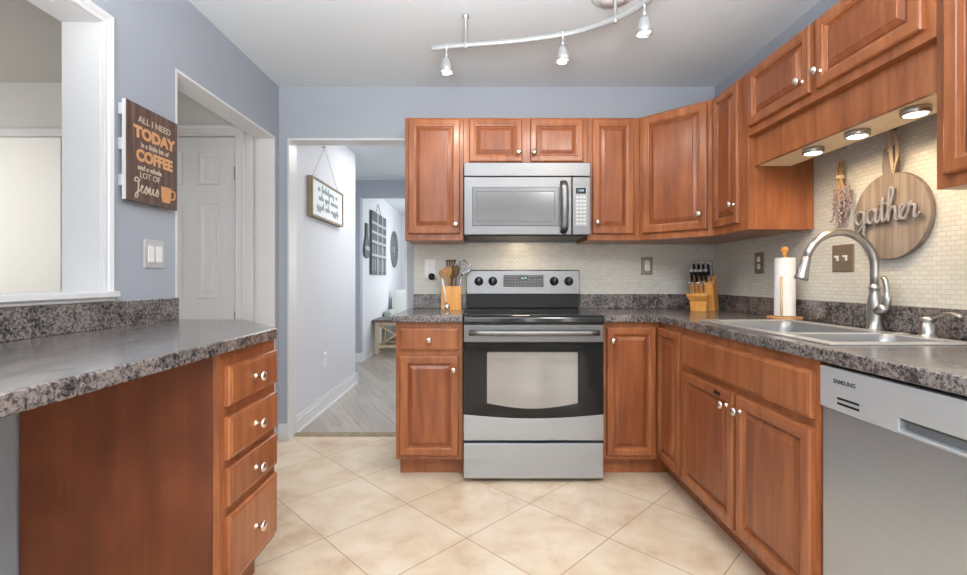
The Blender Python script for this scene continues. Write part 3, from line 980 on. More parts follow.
# ------------------------------------------------------------------ sink and faucet
sk = thing('sink', 'stainless double bowl drop-in sink in the right worktop', 'sink', (0, 0, 0))
B1 = (1.69, 2.19)
B2 = (1.435, 1.66)
IX0, IX1 = 1.098, 1.462
rim = cells([1.052, IX0, IX1, 1.508], [1.388, B2[0], B2[1], B1[0], B1[1], 2.238], {(1, 1), (1, 3)}, 0.9125, 0.9175)
rim.build('rim', M['sinksteel'], sk, 0.0015)
for (a, b) in (B1, B2):
    m = MB()
    def rc(e, z, r=0.05):
        pts = []
        x0, x1, y0, y1 = IX0 + e, IX1 - e, a + e, b - e
        for (cx, cy, s) in ((x1 - r, y1 - r, 0), (x0 + r, y1 - r, 90), (x0 + r, y0 + r, 180), (x1 - r, y0 + r, 270)):
            for k in range(5):
                t = R(s + 90 * k / 4)
                pts.append((cx + r * math.cos(t), cy + r * math.sin(t), z))
        return pts
    m.rings([rc(-0.008, 0.9178, 0.03), rc(-0.003, 0.9172, 0.034), rc(0.002, 0.912, 0.04), rc(0.006, 0.88), rc(0.010, 0.77), rc(0.022, 0.752), rc(0.05, 0.747, 0.04)], False, True, True)
    bo = m.build('bowl', M['bowlsteel'], sk)
    dr = MB()
    dr.lathe([(0.040, 0.0), (0.040, 0.002), (0.034, 0.003), (0.030, 0.001), (0.001, 0.001)], ((IX0 + IX1) / 2, (a + b) / 2, 0.7475), 'z', 20)
    dr.build('drain', M['chrome'], bo)
# faucet
fc = thing('faucet', 'tall brushed nickel gooseneck pull-down faucet behind the sink', 'faucet', (1.553, 1.818, 0.912))
m = MB()
m.lathe([(0.030, 0), (0.030, 0.006), (0.026, 0.010), (0.025, 0.05), (0.026, 0.085), (0.024, 0.110), (0.020, 0.135), (0.017, 0.145), (0.017, 0.158), (0.020, 0.162), (0.020, 0.170), (0.015, 0.174), (0.015, 0.18)], (0, 0, 0), 'z', 20)
m.build('body', M['nickel'], fc)
Rr = 0.136
sp = [(0, 0, 0.17), (0, 0, 0.21), (0, 0, 0.252)] + [(-Rr + Rr * math.cos(R(t)), 0, 0.252 + Rr * 0.97 * math.sin(R(t))) for t in range(10, 167, 12)]
m = MB()
m.tube(sp, 0.0150, 14)
m.build('spout', M['nickel'], fc)
e0 = Vector(sp[-1])
d_ = (Vector(sp[-1]) - Vector(sp[-2])).normalized()
d_ = (d_ + Vector((0.08, 0, -0.1))).normalized()
m = MB()
hp = [e0 + d_ * t for t in (-0.004, 0.004, 0.02, 0.055, 0.082, 0.088, 0.090)]
m.tube(hp, [0.0150, 0.0175, 0.0175, 0.0195, 0.0240, 0.0240, 0.018], 16)
m.build('spray_head', M['nickel'], fc)
m = MB()
m.tube([e0 + d_ * 0.03 + Vector((-0.016, 0, -0.003)), e0 + d_ * 0.06 + Vector((-0.019, 0, -0.004))], 0.005, 8)
m.build('spray_button', M['grey'], fc)
lv = MB()
lv.tube([(0.0, -0.012, 0.075), (0.004, -0.036, 0.085), (0.006, -0.046, 0.094)], [0.021, 0.020, 0.016], 14)
lv.tube(catmull([(0.006, -0.040, 0.088), (0.008, -0.046, 0.12), (0.010, -0.042, 0.16), (0.012, -0.034, 0.195), (0.012, -0.020, 0.208)], 4), [0.014] * 6 + [0.010] * 6 + [0.009] * 4 + [0.006], 12, 0.7)
lv.build('lever', M['nickel'], fc)
# soap dispenser
sd = thing('soap_dispenser', 'nickel soap pump with a curved spout beside the faucet', 'soap dispenser', (1.537, 1.585, 0.912))
m = MB()
m.lathe([(0.031, 0), (0.031, 0.004), (0.024, 0.009), (0.022, 0.014), (0.022, 0.046), (0.016, 0.049), (0.016, 0.054), (0.022, 0.057), (0.021, 0.068), (0.006, 0.071)], (0, 0, 0), 'z', 18)
m.build('body', M['nickel'], sd)
m = MB()
m.tube(catmull([(0.012, 0.025, 0.060), (0, 0, 0.061), (0.0, -0.03, 0.072), (-0.002, -0.07, 0.086), (-0.004, -0.10, 0.084), (-0.006, -0.118, 0.076)], 4), [0.011] * 6 + [0.010] * 6 + [0.008] * 8 + [0.006], 12, 0.65, up=(0, 0, 1))
m.build('nozzle', M['nickel'], sd)
hc = MB()
hc.lathe([(0.024, 0), (0.024, 0.003), (0.018, 0.006), (0.001, 0.007)], (1.545, 1.688, 0.912), 'z', 20)
tag(hc.build('hole_cover', M['nickel'], None), 'flat nickel disc capping a hole between faucet and soap pump', 'hole cover')

# ------------------------------------------------------------------ things on the worktops
# paper towel holder and roll
PX, PY = 1.527, 2.315
ph = thing('paper_towel_holder', 'light wooden upright paper towel holder on the worktop behind the sink', 'paper towel holder', (PX, PY, 0.912))
m = MB()
m.lathe([(0.080, 0), (0.080, 0.010), (0.076, 0.014), (0.001, 0.014)], (0, 0, 0), 'z', 32)
m.build('base', M['spoonwood'], ph)
m = MB()
m.tube([(0, 0, 0.014), (0, 0, 0.322)], 0.009, 10)
m.build('post', M['blockwood'], ph)
m = MB()
m.lathe([(0.010, 0.318), (0.010, 0.326), (0.014, 0.329), (0.010, 0.333), (0.017, 0.340), (0.019, 0.348), (0.016, 0.357), (0.008, 0.363), (0.001, 0.364)], (0, 0, 0), 'z', 16)
m.build('finial', M['blockwood'], ph)
m = MB()
m.tube([(-0.050, -0.052, 0.013), (-0.050, -0.052, 0.205)], 0.0055, 10)
m.ball((-0.050, -0.052, 0.207), 0.0065, 10)
m.build('side_rod', M['lightpine'], ph)
pr = MB()
n = 40
ring = lambda r, z: [(PX + r * math.cos(2 * PI * k / n), PY + r * math.sin(2 * PI * k / n), z) for k in range(n)]
pr.rings([ring(0.019, 0.928), ring(0.044, 0.928), ring(0.046, 0.930), ring(0.046, 1.216), ring(0.044, 1.218), ring(0.019, 1.218), ring(0.019, 0.928)], False, False, False)
tag(pr.build('paper_towel_roll', M['paper']), 'white paper towel roll on the wooden holder', 'paper towel roll')

# knife block in the corner
KX, KY, KA = 1.440, 2.960, -38
kb = thing('knife_block', 'honey wood knife block in the worktop corner', 'knife block', (KX, KY, 0.912), KA)
MB().prism([(-0.020, 0.0), (0.100, 0.0), (0.005, 0.235), (-0.095, 0.165), (-0.090, 0.150)], -0.066, 0.066, 'x').build('body', M['blockwood'], kb, 0.003)
fr = MB()
fr.rings([[(-0.060, -0.105, 0.0), (0.030, -0.105, 0.0), (0.030, -0.0215, 0.0), (-0.060, -0.0215, 0.0)],
          [(-0.063, -0.110, 0.06), (0.033, -0.110, 0.06), (0.033, -0.050, 0.06), (-0.063, -0.050, 0.06)],
          [(-0.078, -0.140, 0.096), (0.046, -0.140, 0.096), (0.046, -0.0685, 0.096), (-0.078, -0.0685, 0.096)],
          [(-0.078, -0.143, 0.108), (0.046, -0.143, 0.108), (0.046, -0.0735, 0.108), (-0.078, -0.0735, 0.108)]])
fr.build('front_rack', M['blockwood'], kb, 0.002)
slope = Vector((0, -0.085, 0.225)).normalized()
def world(p):
    q = Matrix.Rotation(R(KA), 3, 'Z') @ Vector(p)
    return (q.x + KX, q.y + KY, q.z + 0.912)
def knife(p, d, L, r, label, group, cap=True, hm=None):
    """handle pointing along d out of the block at p, with riveted scale and steel end cap"""
    t = thing('kitchen_knife', label, 'knife', world(p), KA, group)
    d = Vector(d).normalized()
    m = MB()
    m.tube([d * -0.03, d * 0.004], r * 0.75, 8, 0.45, up=(1, 0, 0))
    m.tube([d * 0.004, d * 0.012], r * 1.0, 10, 0.75, up=(1, 0, 0))
    m.build('bolster', M['metalsteel'], t)
    m = MB()
    m.tube([d * 0.012, d * (0.012 + L * 0.3), d * (0.012 + L * 0.7), d * (0.012 + L * 0.92)], [r * 0.9, r, r * 0.92, r * 1.1], 10, 0.75, up=(1, 0, 0))
    m.build('handle', hm or M['black'], t)
    if cap:
        m = MB()
        m.tube([d * (0.012 + L * 0.86), d * (0.012 + L * 0.99), d * (0.012 + L * 1.04)], [r * 1.25, r * 1.25, r * 0.9], 10, 0.9, up=(1, 0, 0))
        m.build('end_cap', M['satin'], t)
    return t
cols = ['leftmost', 'second from left', 'third from left', 'rightmost']
for row in range(2):
    for q in range(4):
        u = 0.12 + 0.62 * row
        p = (-0.054 + q * 0.0275, -0.095 + 0.100 * u, 0.165 + 0.070 * u)
        dirv = Vector((0, -0.36, 0.93))
        knife(p, dirv, 0.080 if row == 0 else 0.088, 0.0118,
              'black knife with steel end cap, %s in the %s row of the block' % (cols[q], ('front', 'back')[row]), 'black handled knives in the knife block')
for q, (x, u) in enumerate(((0.054, 0.28), (0.054, 0.72))):
    p = (x, -0.095 + 0.100 * u, 0.165 + 0.070 * u)
    knife(p, Vector((0, -0.36, 0.93)), 0.105, 0.006,
          ('thin grey handled tool at the right end of the knife block, front one', 'thin grey handled tool at the right end of the knife block, back one')[q],
          'thin tools at the right end of the block', False, M['grey'])
for q in range(4):
    p = (-0.058 + q * 0.026, -0.108, 0.1095)
    knife(p, Vector((-0.05, -0.30, 0.95)), 0.075, 0.0065,
          'slim steak knife standing in the low front rack, %s' % cols[q], 'steak knives in the front rack', False, M['darkgrey'] if q % 2 else M['metalsteel'])

# utensil box and utensils
UX, UY, UZ = -0.192, 3.055, 0.912
ub = thing('utensil_box', 'square wooden utensil box on the worktop left of the range', 'utensil box', (UX, UY, UZ), 6)
m = cells([-0.064, -0.054, 0.054, 0.064], [-0.05, -0.04, 0.04, 0.05], {(1, 1)}, 0.0, 0.155)
m.box(-0.054, 0.054, -0.04, 0.04, 0.0, 0.01)
m.build('box', M['blockwood'], ub)
def utensil(name, label, cat, base, tip, mat, head, group=None):
    t = thing(name, label, cat, (UX + base[0], UY + base[1], UZ + 0.0125))
    b_, e_ = Vector((0, 0, 0)), Vector((tip[0] - base[0], tip[1] - base[1], tip[2] - 0.0125))
    d = (e_ - b_).normalized()
    hm_ = MB()
    hm_.tube([b_, b_.lerp(e_, 0.5), b_.lerp(e_, 0.75)], [0.006, 0.0055, 0.005], 8)
    hm_.build('handle', mat[0], t)
    s = d.cross(Vector((0, 1, 0))).normalized()
    n_ = d.cross(s)
    h0 = b_.lerp(e_, 0.72)
    L = (e_ - h0).length
    m = MB()
    if head == 'spoon':
        prof = [(0.0, 0.006), (0.2, 0.013), (0.5, 0.025), (0.75, 0.028), (0.92, 0.019), (1.0, 0.005)]
        m.tube([h0 + d * L * a for a, r in prof], [r for a, r in prof], 12, 0.28, up=n_)
    elif head == 'turner':
        for k in range(4):
            o_ = (k - 1.5) * 0.018
            m.tube([h0 + d * L * 0.2 + s * o_ * 0.6, h0 + d * L * 0.45 + s * o_, h0 + d * L + s * o_], [0.0055, 0.0055, 0.0055], 6, 0.5, up=n_)
        m.tube([h0 + d * L * 0.22 - s * 0.014, h0 + d * L * 0.22 + s * 0.014], 0.006, 6)
        m.tube([h0 + d * L - s * 0.034, h0 + d * L + s * 0.034], 0.006, 6)
        m.tube([h0 - d * 0.01, h0 + d * L * 0.25], 0.006, 6)
    elif head == 'strainer':
        c0 = h0 + d * L * 0.6
        ringp = [c0 + d * 0.046 * math.cos(2 * PI * k / 24) + s * 0.052 * math.sin(2 * PI * k / 24) for k in range(25)]
        m.tube(ringp, 0.0042, 6)
        for q in range(5):
            rr_ = 0.046 * math.cos(q * 0.3)
            m.tube([c0 + n_ * -0.030 * math.sin(q * 0.3) + (d * math.cos(2 * PI * k / 20) + s * math.sin(2 * PI * k / 20)) * max(0.004, rr_) for k in range(21)], 0.0022, 5)
        for q in range(6):
            a = PI * q / 6
            v_ = d * math.cos(a) + s * math.sin(a)
            m.tube([c0 + v_ * 0.047 * math.cos(PI * k / 12) - n_ * 0.034 * math.sin(PI * k / 12) for k in range(13)], 0.0018, 5)
    m.build('head', mat[1], t)
    return t
GU = 'utensils in the wooden box'
utensil('wooden_spoon', 'pale wooden spoon leaning left at the front of the utensil box', 'spoon', (-0.02, -0.02), (-0.052, -0.03, 0.265), (M['spoonwood'], M['spoonwood']), 'spoon', GU)
utensil('wooden_spoon', 'broad wooden spoon upright in the middle of the utensil box', 'spoon', (0.0, -0.012), (-0.018, -0.022, 0.285), (M['spoonwood'], M['spoonwood']), 'spoon', GU)
utensil('wooden_spoon', 'shorter brown wooden spoon behind the others in the utensil box', 'spoon', (0.01, 0.012), (0.008, -0.005, 0.262), (M['darkspoon'], M['darkspoon']), 'spoon', GU)
utensil('slotted_turner', 'dark slotted turner at the back of the utensil box', 'turner', (0.006, 0.026), (-0.004, 0.062, 0.325), (M['darkspoon'], M['darkspoon']), 'turner', GU)
utensil('wooden_spatula', 'dark wooden spatula leaning right in the utensil box', 'spatula', (0.026, -0.005), (0.035, -0.022, 0.29), (M['darkspoon'], M['darkspoon']), 'spoon', GU)
utensil('wire_strainer', 'round steel wire strainer leaning right out of the utensil box', 'strainer', (0.036, 0.012), (0.084, 0.016, 0.318), (M['metalsteel'], M['metalsteel']), 'strainer', GU)
# silver spoon leaning against the outside of the box
sp_ = thing('measuring_spoon', 'white handled scoop leaning against the front of the utensil box', 'scoop', (UX - 0.030, UY - 0.094, UZ))
m = MB()
m.tube([(0.006, 0.0, 0.045), (-0.022, 0.030, 0.205)], [0.005, 0.0055], 8)
m.build('handle', M['outletwhite'], sp_)
m = MB()
m.tube([(0.011, -0.004, 0.006), (0.011, -0.003, 0.014), (0.009, -0.001, 0.03), (0.006, 0.0, 0.047)], [0.008, 0.019, 0.019, 0.006], 12, 0.5, up=(0, 1, 0.1))
m.build('bowl', M['metalsteel'], sp_)

# ------------------------------------------------------------------ outlets and switches
def plate(root, w_, h_, mat, t=0.006):
    rr = lambda e, y: rect_ring(-w_ / 2, w_ / 2, -h_ / 2, h_ / 2, e, y)
    return MB().rings([rr(0, 0), rr(0, -t * 0.5), rr(0.004, -t), rr(0.008, -t)]).build('plate', mat, root)
def receptacles(root, mat, slots):
    for z in (0.021, -0.021):
        m = MB()
        m.lathe([(0.0165, 0.0), (0.0165, 0.0085), (0.015, 0.009), (0.001, 0.009)], (0, 0, z), '-y', 16)
        r_ = m.build('socket', mat, root)
        s = MB()
        for x in (-0.006, 0.006):
            s.box(x - 0.0011, x + 0.0011, -0.0098, -0.009, z - 0.001, z + 0.008)
        s.lathe([(0.0025, 0.009), (0.0025, 0.0098)], (0, 0, z - 0.008), '-y', 8)
        s.build('slot', slots, r_)
def toggles(root, xs_, mat):
    for x in xs_:
        m = MB()
        m.box(x - 0.005, x + 0.005, -0.009, -0.005, -0.012, 0.012)
        m.prism([(-0.005, -0.004), (-0.022, 0.006), (-0.021, 0.012), (-0.005, 0.006)], x - 0.0035, x + 0.0035, 'x')
        m.build('toggle', mat, root)
o1 = thing('wall_outlet', 'white duplex outlet on the tile above the utensil box', 'wall outlet', (-0.344, 3.1838, 1.187))
plate(o1, 0.074, 0.125, M['outletwhite'])
receptacles(o1, M['outletwhite'], M['grey'])
pg = thing('plug_in_night_light', 'small black and chrome plug-in hanging at the bottom of the white outlet', 'plug-in', (-0.330, 3.177, 1.13))
m = MB()
m.lathe([(0.012, 0.0), (0.020, 0.006), (0.024, 0.018), (0.020, 0.030), (0.001, 0.034)], (0, 0.0, 0.0), '-y', 16)
m.build('shell', M['black'], pg)
m = MB()
m.lathe([(0.013, 0.0), (0.013, 0.012), (0.008, 0.016), (0.001, 0.017)], (0.016, -0.012, -0.006), '-y', 14)
m.build('lens', M['chrome'], pg)
o2 = thing('wall_outlet', 'outlet with pewter plate and white sockets on the back tile, left of the knife block', 'wall outlet', (1.150, 3.1838, 1.205))
plate(o2, 0.078, 0.122, M['pewter'])
B((-0.017, 0.017, -0.0085, -0.004, -0.034, 0.034)).build('insert', M['outletwhite'], o2, 0.001)
receptacles(o2, M['outletwhite'], M['grey'])
o3 = thing('wall_outlet', 'outlet with dark bronze plate on the right tile, behind the paper towels', 'wall outlet', (1.6138, 2.665, 1.205), -90)
plate(o3, 0.085, 0.122, M['bronze'])
receptacles(o3, M['outletwhite'], M['grey'])
o4 = thing('light_switch', 'double toggle switch with bronze plate on the tile behind the faucet', 'light switch', (1.6138, 2.052, 1.205), -90)
plate(o4, 0.122, 0.120, M['bronze'])
toggles(o4, (-0.024, 0.024), M['outletwhite'])
o5 = thing('light_switch', 'double rocker switch with silver plate on the blue left wall', 'light switch', (XL + 0.0003, 1.967, 1.217), 90)
plate(o5, 0.122, 0.122, M['silverplate'])
m = MB()
for x in (-0.024, 0.024):
    m.box(x - 0.017, x + 0.017, -0.009, -0.005, -0.034, 0.034)
m.build('rocker', M['outletwhite'], o5, 0.001)
o6 = thing('wall_outlet', 'small white outlet low on the hall wall', 'wall outlet', (-1.3297, 3.96, 0.425), 90)
plate(o6, 0.074, 0.122, M['outletwhite'])
receptacles(o6, M['outletwhite'], M['grey'])

# ------------------------------------------------------------------ wall decor
# coffee sign
sg = thing('coffee_sign', 'dark wooden sign with a coffee saying on the blue left wall', 'sign', (XL + 0.001, 1.929, 1.614), 90)
SW, SH = 0.300, 0.388
m = MB()
for k in range(5):
    a = -SW / 2 + k * SW / 5
    m.box(a + 0.0004, a + SW / 5 - 0.0004, -0.027, -0.014, -SH / 2, SH / 2)
m.build('boards', M['signwood'], sg)
m = MB()
for z in (0.155, 0.02, -0.12):
    m.box(-SW / 2 - 0.006, SW / 2 - 0.01, -0.014, 0.0, z - 0.022, z + 0.022)
m.box(-SW / 2 - 0.003, -SW / 2 - 0.0005, -0.026, -0.012, -SH / 2, SH / 2)
m.build('backing', M['white'], sg)
lines = [('ALL I NEED', 0.036, 0.137, 'creamletter', 0.0004, 1.08), ('TODAY', 0.062, 0.083, 'copperletter', 0.0030, 1.12), ('is a little bit of', 0.028, 0.038, 'creamletter', 0.0008, 1.0),
         ('COFFEE', 0.062, -0.008, 'copperletter', 0.0030, 1.0), ('and a whole', 0.028, -0.055, 'creamletter', 0.0010, 1.0), ('LOT OF', 0.034, -0.085, 'creamletter', 0.0003, 1.0)]
for (t, s, z, mt, bold, xs_) in lines:
    text_obj('lettering', t, s, M[mt], sg, 0.008 if t not in ('and a whole', 'LOT OF') else -0.022, -0.0278, z, 0.0006, bold=bold, xscale=xs_)
# script word drawn as a brush stroke
J = [(0.9, 1.5), (0.35, 1.75), (0.1, 1.35), (0.6, 1.3), (0.7, 1.55), (0.62, 0.5), (0.5, -0.5), (0.2, -0.55), (0.3, -0.1), (0.8, 0.25), (1.1, 0.55), (1.35, 0.85), (1.15, 0.9), (1.05, 0.4), (1.25, 0.08), (1.6, 0.35), (1.9, 0.95), (2.05, 0.5), (1.9, 0.05), (1.65, 0.2), (2.1, 0.25), (2.45, 0.9), (2.4, 0.2), (2.6, 0.08), (2.9, 0.5), (3.0, 0.9), (2.98, 0.2), (3.2, 0.15), (3.5, 0.55), (3.65, 0.95), (3.8, 0.5), (3.65, 0.05), (3.35, 0.2)]
m = MB()
m.tube([(-0.112 + p[0] * 0.036, -0.0285, -0.158 + p[1] * 0.034) for p in catmull([(a, b, 0) for a, b in J], 5)], 0.0028, 6)
m.build('lettering', M['creamletter'], sg)
mg = MB()
mg.prism([(0.052, -0.172), (0.098, -0.172), (0.104, -0.155), (0.106, -0.105), (0.044, -0.105), (0.046, -0.155)], -0.0286, -0.0268, 'y')
hpt = catmull([(0.104, 0, -0.118), (0.128, 0, -0.116), (0.132, 0, -0.136), (0.122, 0, -0.152), (0.103, 0, -0.152)], 5)
mg.tube([(p.x, -0.0278, p.z) for p in hpt], 0.0045, 6, 0.4, up=(0, 1, 0))
mg.build('mug_picture', M['mugpaint'], sg, label='orange painted coffee mug')

# round gather board
gb = thing('round_board', 'round grey-washed wooden board with a handle, hanging on the right tile', 'board', (1.613, 1.800, 1.357), -90)
m = MB()
n = 48
a0 = math.asin(0.026 / 0.168)
pts = []
for k in range(n + 1):
    t = PI / 2 + a0 + (2 * PI - 2 * a0) * k / n
    pts.append((0.168 * math.cos(t), 0.168 * math.sin(t)))
pts += [(0.030, 0.19), (0.024, 0.262), (0.012, 0.274), (-0.012, 0.274), (-0.024, 0.262), (-0.030, 0.19)]
m.prism(pts, -0.022, -0.002, 'y')
m.build('board', M['board'], gb, 0.002)
G_ = [[(0.95, 0.85), (0.5, 1.02), (0.15, 0.7), (0.15, 0.25), (0.5, 0.0), (0.85, 0.35), (0.95, 0.95), (0.92, 0.0), (0.85, -0.8), (0.5, -1.1), (0.25, -0.8), (0.65, -0.25), (1.22, 0.22)],
      [(1.95, 0.88), (1.65, 1.02), (1.28, 0.75), (1.22, 0.28), (1.5, 0.0), (1.82, 0.3), (2.0, 1.0), (1.96, 0.25), (2.15, 0.03), (2.4, 0.6), (2.58, 1.75), (2.5, 0.5), (2.6, 0.03), (2.88, 0.35), (3.2, 1.25), (3.42, 2.1), (3.22, 2.4), (3.08, 1.9), (3.02, 0.9), (3.0, 0.0), (3.1, 0.6), (3.4, 1.02), (3.58, 0.75), (3.58, 0.2), (3.75, 0.03), (4.05, 0.45), (4.32, 0.85), (4.15, 1.05), (3.95, 0.6), (4.05, 0.12), (4.35, 0.08), (4.62, 0.6), (4.72, 1.12), (4.85, 0.9), (5.08, 0.85), (5.02, 0.3), (5.15, 0.02), (5.45, 0.3)]]
u = 0.0535
st_ = lambda a, b: (-0.148 + a * u, -0.034, -0.022 + b * u)
m = MB()
for stroke in G_:
    m.tube([st_(p.x, p.y) for p in catmull([(a, b, 0) for a, b in stroke], 6)], 0.0055, 8)
m.tube([st_(2.2, 1.25), st_(2.55, 1.32), st_(2.95, 1.34)], 0.0050, 8)
m.build('lettering', M['greyletter'], gb, label='raised grey script word')
pn = MB()
for (a, b) in ((0.5, 0.02), (1.95, 0.5), (3.0, 0.4), (4.05, 0.2)):
    q = st_(a, b)
    pn.tube([(q[0], -0.021, q[2]), (q[0], -0.033, q[2])], 0.002, 6)
pn.build('standoff', M['nickel'], gb)
m = MB()
HK = (0.006, -0.022, 0.333)
for k in range(3):
    dx = (k - 1) * 0.008
    dy = -0.030 - k * 0.003
    m.tube(catmull([HK, (0.022 + dx, dy, 0.290), (0.024 + dx, dy, 0.225), (0.036 + dx * 0.6, dy, 0.160 + 0.014 * k), (0.050 + dx, dy, 0.225), (0.044 + dx, dy, 0.290), HK], 5), 0.0022, 6)
m.tube(catmull([(0.0, -0.023, 0.250), (-0.006, -0.025, 0.29), HK, (0.008, -0.025, 0.29), (0.003, -0.023, 0.250)], 4), 0.0024, 6)
m.build('twine', M['twine'], gb)
def wall_hook(y, z, label):
    m = MB()
    m.lathe([(0.008, 0.0), (0.008, -0.003), (0.003, -0.004)], (1.6135, y, z + 0.004), 'x', 12)
    m.tube(catmull([(1.610, y, z + 0.004), (1.596, y, z + 0.002), (1.588, y, z - 0.004), (1.585, y, z + 0.006)], 4), 0.0024, 6)
    tag(m.build('wall_hook', M['nickel']), label, 'hook')
wall_hook(1.794, 1.690, 'tiny hook holding the twine of the round board')
wall_hook(2.040, 1.690, 'tiny hook holding the dried flowers')

# dried lavender
lb = thing('dried_flower_bunch', 'bunch of dried purple flowers hanging head down on the right tile', 'dried flowers', (1.590, 2.040, 1.44), -90)
m = MB()
fl = MB()
for k in range(34):
    a = random.uniform(0, 2 * PI)
    q = math.sqrt(random.random())
    top = (0.032 * q * math.cos(a), 0.010 * q * math.sin(a), 0.195 - random.uniform(0, 0.035))
    tie = (0.010 * q * math.cos(a), 0.007 * q * math.sin(a), 0.12)
    sx, sy = 0.070 * q * math.cos(a), 0.018 * q * math.sin(a)
    zend = random.uniform(-0.105, 0.03)
    m.tube([top, tie, (sx * 0.6, sy * 0.6, 0.05), (sx, sy, zend)], 0.0013, 5)
    z = zend
    while z < min(0.075, zend + 0.10):
        t = (z - zend) / (0.05 - zend + 0.1)
        fl.ball((sx * (1 - 0.35 * t) + random.uniform(-0.005, 0.005), sy * (1 - 0.35 * t) + random.uniform(-0.004, 0.004), z), random.uniform(0.0030, 0.0048), 6, 1.3)
        z += 0.009
m.build('stems', M['straw'], lb)
fl.build('flowers', M['lavender'], lb, kind='stuff', label='dusty purple flower heads')
m = MB()
m.lathe([(0.016, 0.112), (0.017, 0.118), (0.016, 0.128)], (0, 0, 0), 'z', 14)
m.tube([(0, -0.014, 0.122), (0.0, -0.016, 0.19), (0.0, 0.0, 0.249)], 0.0018, 6)
m.build('twine', M['twine'], lb)

# hall sign
hs = thing('framed_sign', 'white sign with script lines in a weathered wood frame on the hall wall', 'sign', (-1.329, 3.95, 1.758), 90)
SW, SH = 0.80, 0.31
rr = lambda e, y: rect_ring(-SW / 2, SW / 2, -SH / 2, SH / 2, e, y)
MB().rings([rr(0, -0.002), rr(0, -0.042), rr(0.016, -0.042), rr(0.016, -0.034), rr(0.016, -0.004)], cap1=False).build('frame', M['framewood'], hs)
B((-SW / 2 + 0.012, SW / 2 - 0.012, -0.034, -0.006, -SH / 2 + 0.012, SH / 2 - 0.012)).build('face', M['signwhite'], hs)
ink = MB()
def scribble(x0, x1, z, h, seed):
    rnd = random.Random(seed)
    x, pts = x0, []
    while x < x1:
        top = h * (2.0 if rnd.random() < 0.2 else 1.0)
        low = -h * 0.9 if rnd.random() < 0.12 else 0.0
        pts += [(x, -0.0352, z + low), (x + 0.010, -0.0352, z + top), (x + 0.017, -0.0352, z + top * 0.5), (x + 0.020, -0.0352, z + 0.002)]
        x += 0.030
        if rnd.random() < 0.18 and len(pts) > 6:
            ink.tube(catmull(pts, 3), 0.0020, 5)
            pts = []
            x += 0.03
    if len(pts) > 4:
        ink.tube(catmull(pts, 3), 0.0020, 5)
scribble(-0.26, 0.24, 0.065, 0.030, 3)
scribble(-0.24, 0.28, -0.005, 0.030, 5)
scribble(-0.29, 0.26, -0.078, 0.030, 9)
ink.build('script_lines', M['signink'], hs)
cordm = MB()
cordm.tube([(-0.36, -0.022, SH / 2 - 0.002), (-0.03, -0.012, 0.468), (0.30, -0.022, SH / 2 - 0.002)], 0.0022, 6)
cordm.build('cord', M['twine'], hs)
nl = MB()
nl.lathe([(0.010, 0.0), (0.010, 0.004), (0.004, 0.006), (0.004, 0.018), (0.007, 0.022), (0.001, 0.023)], (-1.3295, 3.92, 2.232), 'x', 10)
tag(nl.build('wall_hook', M['nickel']), 'small metal hook holding the cord of the hall sign', 'hook')

# plaid wall hanging in the room beyond
pw = thing('wall_hanging', 'tall dark grey plaid wall hanging with pale lines in the far room', 'wall hanging', (-1.609, 7.24, 1.655), 90)
SW, SH = 1.02, 0.94
B((-SW / 2, SW / 2, -0.035, -0.002, -SH / 2, SH / 2)).build('panel', M['slate'], pw, 0.003)
m = MB()
for z in (0.30, 0.16, 0.02, -0.18):
    m.box(-SW / 2, SW / 2, -0.037, -0.035, z - 0.018, z + 0.018)
for x in (-0.12, 0.22):
    m.box(x - 0.028, x + 0.028, -0.0372, -0.035, -SH / 2, SH / 2)
for k in range(14):
    x = -0.45 + (k % 7) * 0.15
    m.box(x - 0.012, x + 0.012, -0.0371, -0.035, -0.42 + (k // 7) * 0.26, -0.24 + (k // 7) * 0.20)
m.build('pale_lines', M['chalk'], pw)
m = MB()
m.tube([(-0.18, -0.018, SH / 2 - 0.002), (0.0, -0.010, SH / 2 + 0.16), (0.2, -0.018, SH / 2 - 0.002)], 0.004, 6)
m.build('cord', M['darkgrey'], pw)
bw = thing('wall_paddle', 'grey bottle shaped wooden paddle on the far wall left of the plaid hanging', 'wall decor', (-1.609, 6.50, 1.62), 90)
pr_ = [(-0.05, 0.28), (-0.055, 0.10), (-0.13, -0.02), (-0.15, -0.12), (-0.11, -0.19), (0.0, -0.21), (0.11, -0.19), (0.15, -0.12), (0.13, -0.02), (0.055, 0.10), (0.05, 0.28)]
MB().prism(pr_, -0.028, -0.002, 'y').build('paddle', M['slate'], bw, 0.003)
m = MB()
m.box(-0.115, 0.115, -0.031, -0.028, -0.10, -0.04)
m.build('pale_band', M['chalk'], bw)
md = thing('wall_medallion', 'round openwork metal medallion on the far wall right of the plaid hanging', 'wall decor', (-1.609, 8.62, 1.67), 90)
m = MB()
for r_ in (0.33, 0.24, 0.10):
    m.tube([(r_ * math.cos(2 * PI * k / 32), -0.014, r_ * math.sin(2 * PI * k / 32)) for k in range(33)], 0.011, 6)
m.build('rings', M['medal'], md)
m = MB()
for k in range(12):
    a = 2 * PI * k / 12
    c0, s0 = math.cos(a), math.sin(a)
    m.tube([(0.10 * c0, -0.014, 0.10 * s0), (0.24 * c0, -0.014, 0.24 * s0)], 0.009, 6)
    c1, s1 = math.cos(a + 0.26), math.sin(a + 0.26)
    m.tube([(0.285 * c1 + 0.045 * math.cos(2 * PI * q / 10), -0.014, 0.285 * s1 + 0.045 * math.sin(2 * PI * q / 10)) for q in range(11)], 0.009, 6)
m.build('filigree', M['medal'], md)

